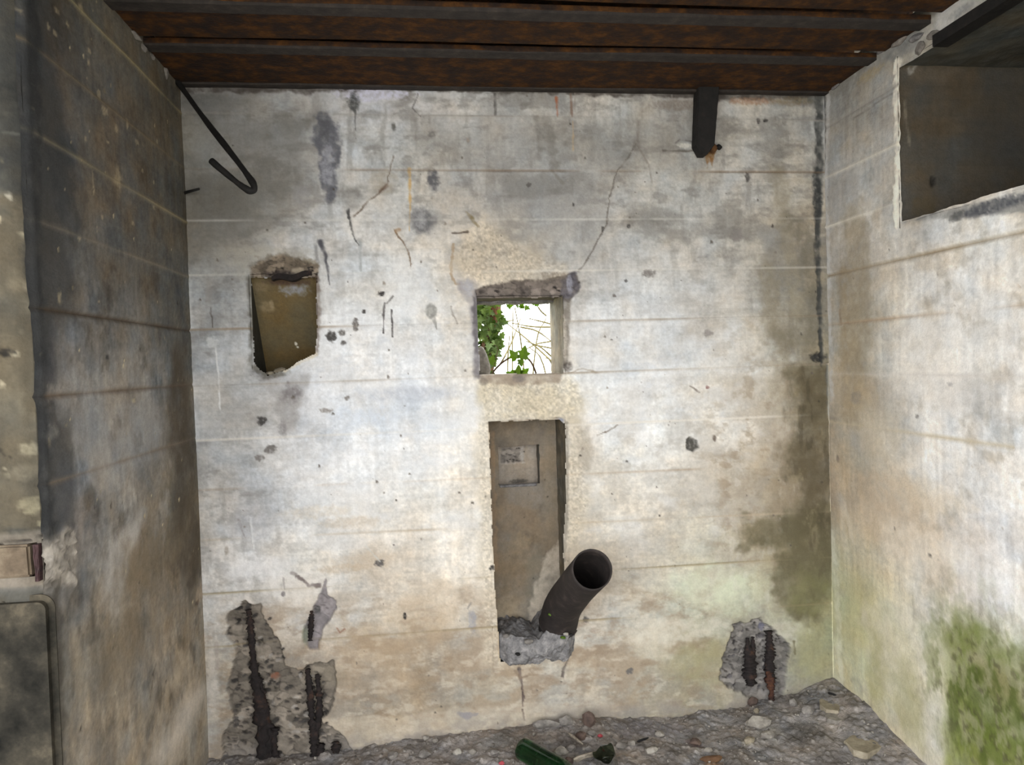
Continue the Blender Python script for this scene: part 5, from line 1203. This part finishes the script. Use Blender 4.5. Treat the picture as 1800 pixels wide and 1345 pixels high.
rebar('reinforcing_bar', [(1350, 1180), (1355, 1200), (1356, 1225), (1356, 1252)], [8, 12, 9, 12], 'reddish flaking lower end of the right rebar in the lower right patch', M_REBAR_RED, -0.012, seed=12)

# ---------------------------------------------------------------- bottles
def lathe_bm(profile, seg=40):
    bm = bmesh.new(); pr = None
    for r, z in profile:
        ring = [bm.verts.new((r*math.cos(2*math.pi*k/seg), r*math.sin(2*math.pi*k/seg), z)) for k in range(seg)]
        if pr:
            for k in range(seg): bm.faces.new((pr[k], pr[(k+1) % seg], ring[(k+1) % seg], ring[k]))
        pr = ring
    return bm
bot_prof = [(0.0005, 0.014), (0.018, 0.010), (0.030, 0.000), (0.034, 0.002), (0.0365, 0.008), (0.0372, 0.02), (0.0372, 0.165), (0.036, 0.185), (0.030, 0.205), (0.020, 0.224), (0.0155, 0.24), (0.0145, 0.275), (0.0145, 0.288)]
bp0 = fl(921, 1313, 0.075); bp1 = fl(985, 1349, 0.055)
bm = lathe_bm(bot_prof)
d = Vector(bp1-bp0); d.z = -0.02; d.normalize()
q = d.to_track_quat('Z', 'Y').to_matrix().to_4x4()
c = Vector(fl(915, 1310, 0.072)); c.z = float(floor_h(c.x, c.y))+0.040
bm.transform(Matrix.Translation(c) @ q)
bottle = empty('wine_bottle', tuple(c)); tag(bottle, 'dark green glass bottle lying on the rubble by the wall', 'bottle')
bmesh.ops.recalc_face_normals(bm, faces=bm.faces[:])
from_bm('bottle_body', bm, M_GLASS, bottle, True)
bm = lathe_bm([(0.0145, 0.262), (0.0175, 0.264), (0.018, 0.272), (0.0175, 0.281), (0.0145, 0.283)]); bm.transform(Matrix.Translation(c) @ q)
from_bm('neck_ring', bm, M_GLASS, bottle, True)
# broken bottle base standing on the floor
c = Vector(fl(1068, 1335, 0.05)); c.z = float(floor_h(c.x, c.y))
prof_ = [(0.0005, 0.012), (0.020, 0.008), (0.032, 0.0), (0.036, 0.006), (0.037, 0.02), (0.037, 0.03), (0.037, 0.04), (0.037, 0.05), (0.037, 0.058)]
bm = lathe_bm(prof_, 36)
for v in bm.verts:
    if v.co.z > 0.03:
        an = math.atan2(v.co.y, v.co.x); v.co.z += (v.co.z-0.03)*(0.35*math.sin(an*2+1)+0.15*math.sin(an*5))
bm.transform(Matrix.Translation(c) @ Matrix.Rotation(math.radians(-16), 4, 'Y') @ Matrix.Rotation(math.radians(14), 4, 'X'))
bmesh.ops.solidify(bm, geom=bm.faces[:], thickness=0.003)
tag(from_bm('broken_bottle', bm, M_GLASS2, None, True), 'broken dark glass bottle base standing right of the green bottle', 'bottle')

# ---------------------------------------------------------------- rubble
def stone(px, py, sx, sy, sz, mat, label, name='rubble_stone', cat='stone', seed=0, sink=0.3, rz=0.0, group=None, lift=0.0):
    p = fl(px, py, 0.04)
    for _ in range(4): p = fl(px, py, float(floor_h(p[0], min(p[1], 0.0)))+sz*0.6)
    if p[1] > -sy*0.5: p = np.array([p[0], -sy*0.5-0.002, p[2]])
    bm = rock_bm(seed, sx, sy, sz, 0.3, 2)
    bm.transform(Matrix.Translation((p[0], p[1], float(floor_h(p[0], p[1]))+sz*(1-sink)*0.9+lift)) @ Matrix.Rotation(rz, 4, 'Z'))
    o = from_bm(name, bm, mat); tag(o, label, cat, group); return o
stone(1034, 1268, 0.027, 0.016, 0.036, M_BROWN, 'upright rounded brown stone leaning at the wall foot under the pipe', seed=1, sink=0.2)
stone(985, 1322, 0.028, 0.022, 0.018, M_PALE, 'pale lump right beside the green bottle', 'mortar_chunk', 'mortar', 2)
stone(1003, 1316, 0.020, 0.018, 0.014, M_STONE, 'grey stone between the pale lump and the long splinter', seed=3)
stone(1000, 1338, 0.018, 0.014, 0.014, M_BROWN, 'brown red brick bit below the pale lump near the bottle neck', 'brick_fragment', 'brick', 4)
stone(960, 1272, 0.060, 0.020, 0.022, M_STONE, 'long low grey stone along the wall foot below the vertical crack', seed=5, sink=0.5)
stone(995, 1268, 0.030, 0.018, 0.022, M_STONE, 'dark grey stone against the wall left of the upright brown stone', seed=6)
stone(1020, 1295, 0.026, 0.020, 0.018, M_BROWN, 'dark brown stone in front of the upright brown stone', seed=7)
stone(1040, 1290, 0.018, 0.015, 0.012, M_STONE, 'small grey stone right of the dark brown stone', seed=8)
stone(745, 1325, 0.030, 0.022, 0.016, M_STONE, 'flat dark stone on the floor left of the green bottle', seed=9)
stone(748, 1298, 0.012, 0.010, 0.012, M_PALE, 'upper of two white crumbs at the wall foot left of centre', 'mortar_crumb', 'mortar', 10)
stone(764, 1303, 0.012, 0.010, 0.014, M_PALE, 'right hand white crumb of the two at the wall foot left of centre', 'mortar_crumb', 'mortar', 11)
stone(804, 1322, 0.018, 0.016, 0.013, M_PALE, 'pale round stone midway between the white crumbs and the bottle', seed=12)
stone(832, 1322, 0.016, 0.014, 0.012, M_PALE, 'second pale stone just left of the green bottle', seed=13)
stone(938, 1291, 0.008, 0.008, 0.007, M_PALE, 'tiny white pebble above the green bottle', seed=14)
stone(1110, 1306, 0.016, 0.012, 0.012, M_PALE, 'pale pebble right of the broken bottle base', seed=15)
stone(1092, 1312, 0.022, 0.018, 0.014, M_STONE, 'grey stone touching the right side of the broken bottle base', seed=16)
stone(1160, 1290, 0.020, 0.016, 0.012, M_PALE, 'pale flat stone in the middle of the right floor', seed=17)
stone(1145, 1320, 0.030, 0.020, 0.014, M_PALE, 'pale flat stone at the lower edge right of the broken bottle', seed=18)
stone(1245, 1320, 0.016, 0.012, 0.012, M_PALE, 'small pale stone above the orange brown patch on the floor', seed=19)
stone(1252, 1334, 0.040, 0.016, 0.012, noise_mat('orange_brown_wood', [(0.3, (76, 54, 38)), (0.7, (108, 80, 56))], scale=22, bump=0.5), 'orange brown scrap lying at the lower edge, right of centre', 'wood_scrap', 'wood', 20, 0.5)
stone(1335, 1270, 0.044, 0.034, 0.022, M_PALE, 'largest pale crumbling lump below the right rebar patch', 'mortar_chunk', 'mortar', 21, 0.3)
stone(1350, 1292, 0.028, 0.022, 0.016, M_PALE, 'smaller pale lump in front of the largest one at right', 'mortar_chunk', 'mortar', 22)
stone(1316, 1302, 0.022, 0.016, 0.014, M_TAN, 'cream stone left of the smaller pale lump', seed=23)
stone(1330, 1250, 0.012, 0.010, 0.010, M_TAN, 'bright cream pebble at the foot of the right rebar', seed=24)
stone(1322, 1234, 0.026, 0.016, 0.020, M_BROWN, 'brown chunk against the wall under the lower right rebars', 'brick_fragment', 'brick', 25)
stone(1395, 1235, 0.022, 0.018, 0.018, M_STONE, 'grey stone at the wall foot right of the red rebar', seed=26)
stone(1420, 1248, 0.028, 0.020, 0.018, M_STONE, 'grey stone between the red rebar and the tan flake', seed=27)
stone(1222, 1305, 0.026, 0.020, 0.012, M_BROWN, 'reddish brown stone on the right floor left of the cream stone', seed=28)
stone(690, 1328, 0.022, 0.018, 0.012, M_STONE, 'grey stone on the floor near the left rebar ends', seed=29)
stone(870, 1322, 0.020, 0.016, 0.012, M_STONE, 'grey stone touching the left end of the green bottle', seed=30)
# broken flakes of concrete at the foot of the right wall
def flake(pix, thick, mat, label, lift=0.006, name='concrete_flake'):
    P = [fl(x, y, 0.09) for x, y in pix]
    for _ in range(4):
        z = np.mean([float(floor_h(p_[0], min(p_[1], 0))) for p_ in P]); P = [fl(x, y, z+thick) for x, y in pix]
    z = float(np.mean([float(floor_h(p_[0], min(p_[1], 0))) for p_ in P]))-0.003
    bm = bmesh.new(); top = [bm.verts.new((p_[0], p_[1], z+thick+0.003*mnoise.noise(Vector(p_)*20))) for p_ in P]
    f = bm.faces.new(top); e = bmesh.ops.extrude_face_region(bm, geom=[f])
    for v in [g for g in e['geom'] if isinstance(g, bmesh.types.BMVert)]: v.co.z -= thick+0.02
    bmesh.ops.recalc_face_normals(bm, faces=bm.faces[:])
    bmesh.ops.bevel(bm, geom=[q_ for q_ in bm.edges if abs(q_.verts[0].co.z-q_.verts[1].co.z) < 0.012], offset=0.003, segments=1, affect='EDGES')
    tag(from_bm(name, bm, mat), label, 'concrete flake')
flake([(1483, 1300), (1495, 1290), (1520, 1284), (1552, 1288), (1562, 1304), (1545, 1314), (1525, 1323), (1500, 1316)], 0.006, M_TAN, 'largest tan concrete flake lying at the foot of the right wall')
flake([(1440, 1228), (1452, 1222), (1470, 1228), (1479, 1240), (1474, 1249), (1452, 1246), (1441, 1238)], 0.007, M_TAN, 'smaller tan concrete flake by the right corner of the floor')
flake([(1450, 1254), (1468, 1248), (1484, 1254), (1488, 1264), (1470, 1266), (1454, 1262)], 0.006, M_PALE, 'pale pinkish flake between the two tan flakes at right')
# splinters of wood
def splinter(p0, p1, w, label, mat=M_WOOD, lift=0.02):
    a_, b_ = fl(*p0, 0.07), fl(*p1, 0.07)
    for _ in range(3):
        a_ = fl(*p0, float(floor_h(a_[0], min(a_[1], 0)))+lift); b_ = fl(*p1, float(floor_h(b_[0], min(b_[1], 0)))+lift)
    pts_ = [a_+(b_-a_)*t for t in np.linspace(0, 1, 7)]
    o = tube('wood_splinter', pts_, [w*0.5, w, w, w*0.95, w, w*0.8, w*0.4], mat, None, 8, True, 0.25, False, None, (1.0, 0.5))
    tag(o, label, 'wood')
splinter((1000, 1290), (1024, 1308), 0.010, 'short grey wood splinter lying below the upright brown stone')
splinter((1008, 1336), (1054, 1322), 0.012, 'long pale wood splinter between the two bottles')
splinter((1120, 1304), (1140, 1297), 0.006, 'thin dark stick on the floor right of the broken bottle', M_DARK)
splinter((1455, 1218), (1470, 1222), 0.006, 'small black stick above the tan flake in the right corner', M_DARK, 0.03)
for k_, (x, y, lb) in enumerate([(1055, 1294, 'small red plastic scrap right of the brown stones'), (882, 1342, 'small red plastic scrap at the lower edge left of the green bottle')]):
    stone(x, y, 0.011, 0.008, 0.006, M_RED, lb, 'plastic_scrap', 'scrap', 40+k_, 0.1)
# fine gravel, uncountable
bm = bmesh.new(); rg = random.Random(12)
for i in range(1500):
    x = rg.uniform(0.02, W-0.02); y = -0.005-0.5*rg.random()**1.3
    r = 0.0025+0.006*rg.random()**3
    z = float(floor_h(x, y)); vs_ = []
    M4 = Matrix.Translation((x, y, z+r*0.3)) @ Matrix.Rotation(rg.uniform(0, 6.28), 4, Vector((rg.random(), rg.random(), rg.random())).normalized())
    for q_ in ((1, 0, 0), (-1, 0, 0), (0, 0.8, 0), (0, -0.8, 0), (0, 0, 0.7), (0, 0, -0.7)):
        vs_.append(bm.verts.new(M4 @ (Vector(q_)*r*rg.uniform(0.7, 1.3))))
    for f_ in ((0, 2, 4), (2, 1, 4), (1, 3, 4), (3, 0, 4), (2, 0, 5), (1, 2, 5), (3, 1, 5), (0, 3, 5)): bm.faces.new([vs_[k] for k in f_])
o = from_bm('gravel', bm, noise_mat('gravel_mix', [(0.3, (70, 66, 62)), (0.45, (112, 106, 100)), (0.6, (150, 144, 136)), (0.75, (190, 184, 172))], scale=9, detail=3, bump=0.2))
tag(o, 'fine grey gravel and grit scattered over the floor', 'gravel', kind='stuff')

# ================================================================== OUTSIDE THE WINDOW
def ground(name, x0, x1, y0, y1, z, mat):
    bm = bmesh.new(); bmesh.ops.create_grid(bm, x_segments=24, y_segments=24, size=0.5)
    for v in bm.verts: v.co = ((x0+x1)/2+v.co.x*(x1-x0), (y0+y1)/2+v.co.y*(y1-y0), z+0.08*mnoise.noise(Vector((v.co.x*9, v.co.y*9, z))))
    tag(from_bm(name, bm, mat, None, True), 'pale open ground outside the bunker, out of view', kind='structure')
ground('ground_behind', -14, 16, 0.31, 30, 0.55, M_GROUND)
ground('bounce_ground_entrance', -14, 16, -30, -3.22, -0.10, noise_mat('pale_bounce_ground', [(0.3, (188, 182, 170)), (0.7, (216, 210, 198))], scale=3, rough=1.0, bump=0.3))  # unseen ground, tone chosen pale to bounce light onto the upper walls

ground('added_bounce_ground_side', -14, -2.22, -3.22, 3, -0.10, bpy.data.materials['pale_bounce_ground'])  # unseen ground added with the open left side, pale for its bounce
def leaf_mesh(name):
    """five-lobed ivy leaf, slightly folded, with thickness"""
    pts_ = [(0, 0), (0.16, -0.10), (0.42, 0.02), (0.30, 0.22), (0.50, 0.44), (0.24, 0.52), (0.16, 0.74), (0, 1.0), (-0.16, 0.74), (-0.24, 0.52), (-0.50, 0.44), (-0.30, 0.22), (-0.42, 0.02), (-0.16, -0.10)]
    bm = bmesh.new(); c_ = bm.verts.new((0, 0.32, 0.0)); ring = []
    for x, y in pts_: ring.append(bm.verts.new((x, y, 0.22*abs(x)-0.10*y*y)))
    for i in range(len(ring)): bm.faces.new((c_, ring[i], ring[(i+1) % len(ring)]))
    bmesh.ops.solidify(bm, geom=bm.faces[:], thickness=0.012)
    me = bpy.data.meshes.new(name); bm.to_mesh(me); bm.free(); return me
LEAF = leaf_mesh('leaf'); LEAF.materials.append(M_LEAF)
LEAF_B = leaf_mesh('leaf_bright'); LEAF_B.materials.append(M_LEAF2)
def add_leaf(parent, pos, size, rg, me=LEAF, tilt=0.6, face=None):
    o = bpy.data.objects.new('leaf', me); COL.objects.link(o)
    o.parent = parent; o.matrix_parent_inverse = Matrix.Translation(parent.location).inverted()
    eul = (math.radians(90)+rg.uniform(-tilt, tilt), rg.uniform(-1.2, 1.2) if face is None else face, rg.uniform(-tilt, tilt))
    o.matrix_basis = Matrix.Translation(Vector(pos)) @ (Matrix.Rotation(eul[2], 4, 'Z') @ Matrix.Rotation(eul[0], 4, 'X') @ Matrix.Rotation(eul[1]*1.6+math.pi, 4, 'Z')) @ Matrix.Scale(size, 4)
    return o
# ivy-clad trunk on the left of the view
TY = 1.75
tb = bk(838, 900, TY); tree = empty('tree', (float(tb[0]), TY, 0.5)); tag(tree, 'brown tree trunk wrapped in ivy seen at the left of the window', 'tree')
tp = [np.array([bk(852, 640, TY)[0], TY, 0.5]), bk(856, 650, TY), bk(862, 590, TY), bk(868, 540, TY), bk(872, 470, TY), bk(872, 300, TY)]
tube('trunk', spline(tp, 6), 0.046, M_BARK, tree, 16, True, 0.35)
ivy = empty('ivy', (float(tb[0]), TY-0.05, 0.5)); tag(ivy, 'dense green ivy climbing the tree trunk left in the window', 'ivy')
rg = random.Random(4)
tube('stem', spline([np.array([tp[0][0]-0.02, TY-0.07, 0.5]), bk(850, 640, TY-0.07), bk(860, 590, TY-0.07), bk(856, 540, TY-0.07), bk(864, 480, TY-0.07)], 6), 0.008, M_VINE, ivy, 8)
for i in range(280):
    py = rg.uniform(520, 662)
    wmax = np.interp(py, [520, 545, 580, 600, 630, 660], [882, 880, 882, 878, 868, 862])
    px = rg.uniform(832, wmax+3)
    if py < 560 and px > 862 and rg.random() < 0.75: continue
    add_leaf(ivy, bk(px, py-4, TY-0.09+rg.uniform(-0.05, 0.10)), rg.uniform(0.034, 0.060), rg, LEAF)
# runner with broad leaves in front of the sky
run = empty('ivy_runner', (float(bk(858, 680, 0.42)[0]), 0.42, 0.55)); tag(run, 'thin arching ivy runner with broad bright leaves across the window', 'ivy')
RYY = 0.42
tube('stem', spline([np.array([bk(850, 700, RYY)[0], RYY, 0.50]), bk(856, 710, RYY), bk(858, 680, RYY), bk(866, 656, RYY), bk(880, 640, RYY), bk(893, 631, RYY), (bk(902, 627, RYY)), bk(915, 628, RYY), bk(927, 630, RYY), bk(936, 641, RYY), bk(943, 660, RYY), bk(945, 680, RYY)], 5), 0.0044, M_VINE, run, 7)
tube('stem', spline([bk(876, 643, RYY), bk(884, 632, RYY), bk(889, 626, RYY), bk(892, 632, RYY)], 5), 0.0015, M_VINE, run, 6)
tube('stem', spline([bk(866, 654, RYY), bk(872, 630, RYY), bk(875, 612, RYY), bk(868, 606, RYY)], 5), 0.0018, M_VINE, run, 6)
tube('stem', spline([bk(925, 630, RYY), bk(922, 638, RYY), bk(923, 642, RYY)], 4), 0.0014, M_VINE, run, 6)
def broad(px, py, size, rot, Y=RYY-0.02, me=LEAF_B):
    o = bpy.data.objects.new('leaf', me); COL.objects.link(o); o.parent = run; o.matrix_parent_inverse = Matrix.Translation(run.location).inverted()
    o.matrix_basis = Matrix.Translation(Vector(bk(px, py, Y))) @ Matrix.Rotation(rot, 4, 'Y') @ Matrix.Rotation(math.radians(80), 4, 'X') @ Matrix.Scale(size, 4)
broad(919, 630, 0.062, 0.25); broad(908, 631, 0.054, -0.6); broad(911, 662, 0.056, 0.1); broad(914, 632, 0.036, 2.9); broad(862, 640, 0.046, 0.4); broad(905, 660, 0.044, -1.2); broad(918, 658, 0.044, 0.9)
# sprig hanging at the head of the window
sp = empty('hanging_sprig', tuple(bk(915, 525, 0.9))); tag(sp, 'leafy ivy sprig hanging along the top of the window', 'ivy')
tube('stem', spline([bk(868, 500, 1.72), bk(872, 522, 1.3), bk(884, 531, 1.0), bk(900, 533, 0.9), bk(930, 531, 0.9), bk(965, 534, 0.9)], 5), 0.002, M_VINE, sp, 6)
rg = random.Random(9)
for x, y in [(885, 535), (893, 538), (900, 536), (908, 538), (914, 540), (918, 536), (925, 544), (927, 541), (941, 536), (946, 537), (880, 540), (876, 548)]:
    add_leaf(sp, bk(x, y-3, 0.9+rg.uniform(-0.03, 0.03)), rg.uniform(0.022, 0.034), rg, LEAF_B)
# pale bare shrub far out in the glare
shrub = empty('bare_shrub', (2.2, 5.0, 0.55)); tag(shrub, 'pale bare twiggy shrub in the glare beyond the window', 'shrub')
rg = random.Random(21)
for p0, p1 in [((975, 640), (880, 560)), ((975, 632), (925, 600)), ((970, 570), (930, 560)), ((968, 575), (900, 568)), ((930, 700), (905, 540)), ((980, 655), (930, 610)), ((900, 700), (902, 545)), ((960, 555), (940, 530)),
               ((975, 650), (955, 630)), ((890, 700), (896, 590)), ((880, 566), (905, 562)), ((968, 612), (935, 605)), ((915, 575), (975, 605)), ((880, 640), (915, 560)), ((970, 600), (915, 620)), ((925, 660), (960, 560))]:
    q0, q1 = bk(*p0, 4.6+rg.random()), bk(*p1, 4.6+rg.random()); mid = (q0+q1)/2+np.array([0, 0, rg.uniform(-0.06, 0.06)])
    if p0[1] >= 655: q0 = np.array([q0[0], q0[1], 0.5])
    tube('twig', spline([q0, mid, q1], 4), [0.010]*3+[0.009]*3+[0.006]*3, M_TWIG, shrub, 5)
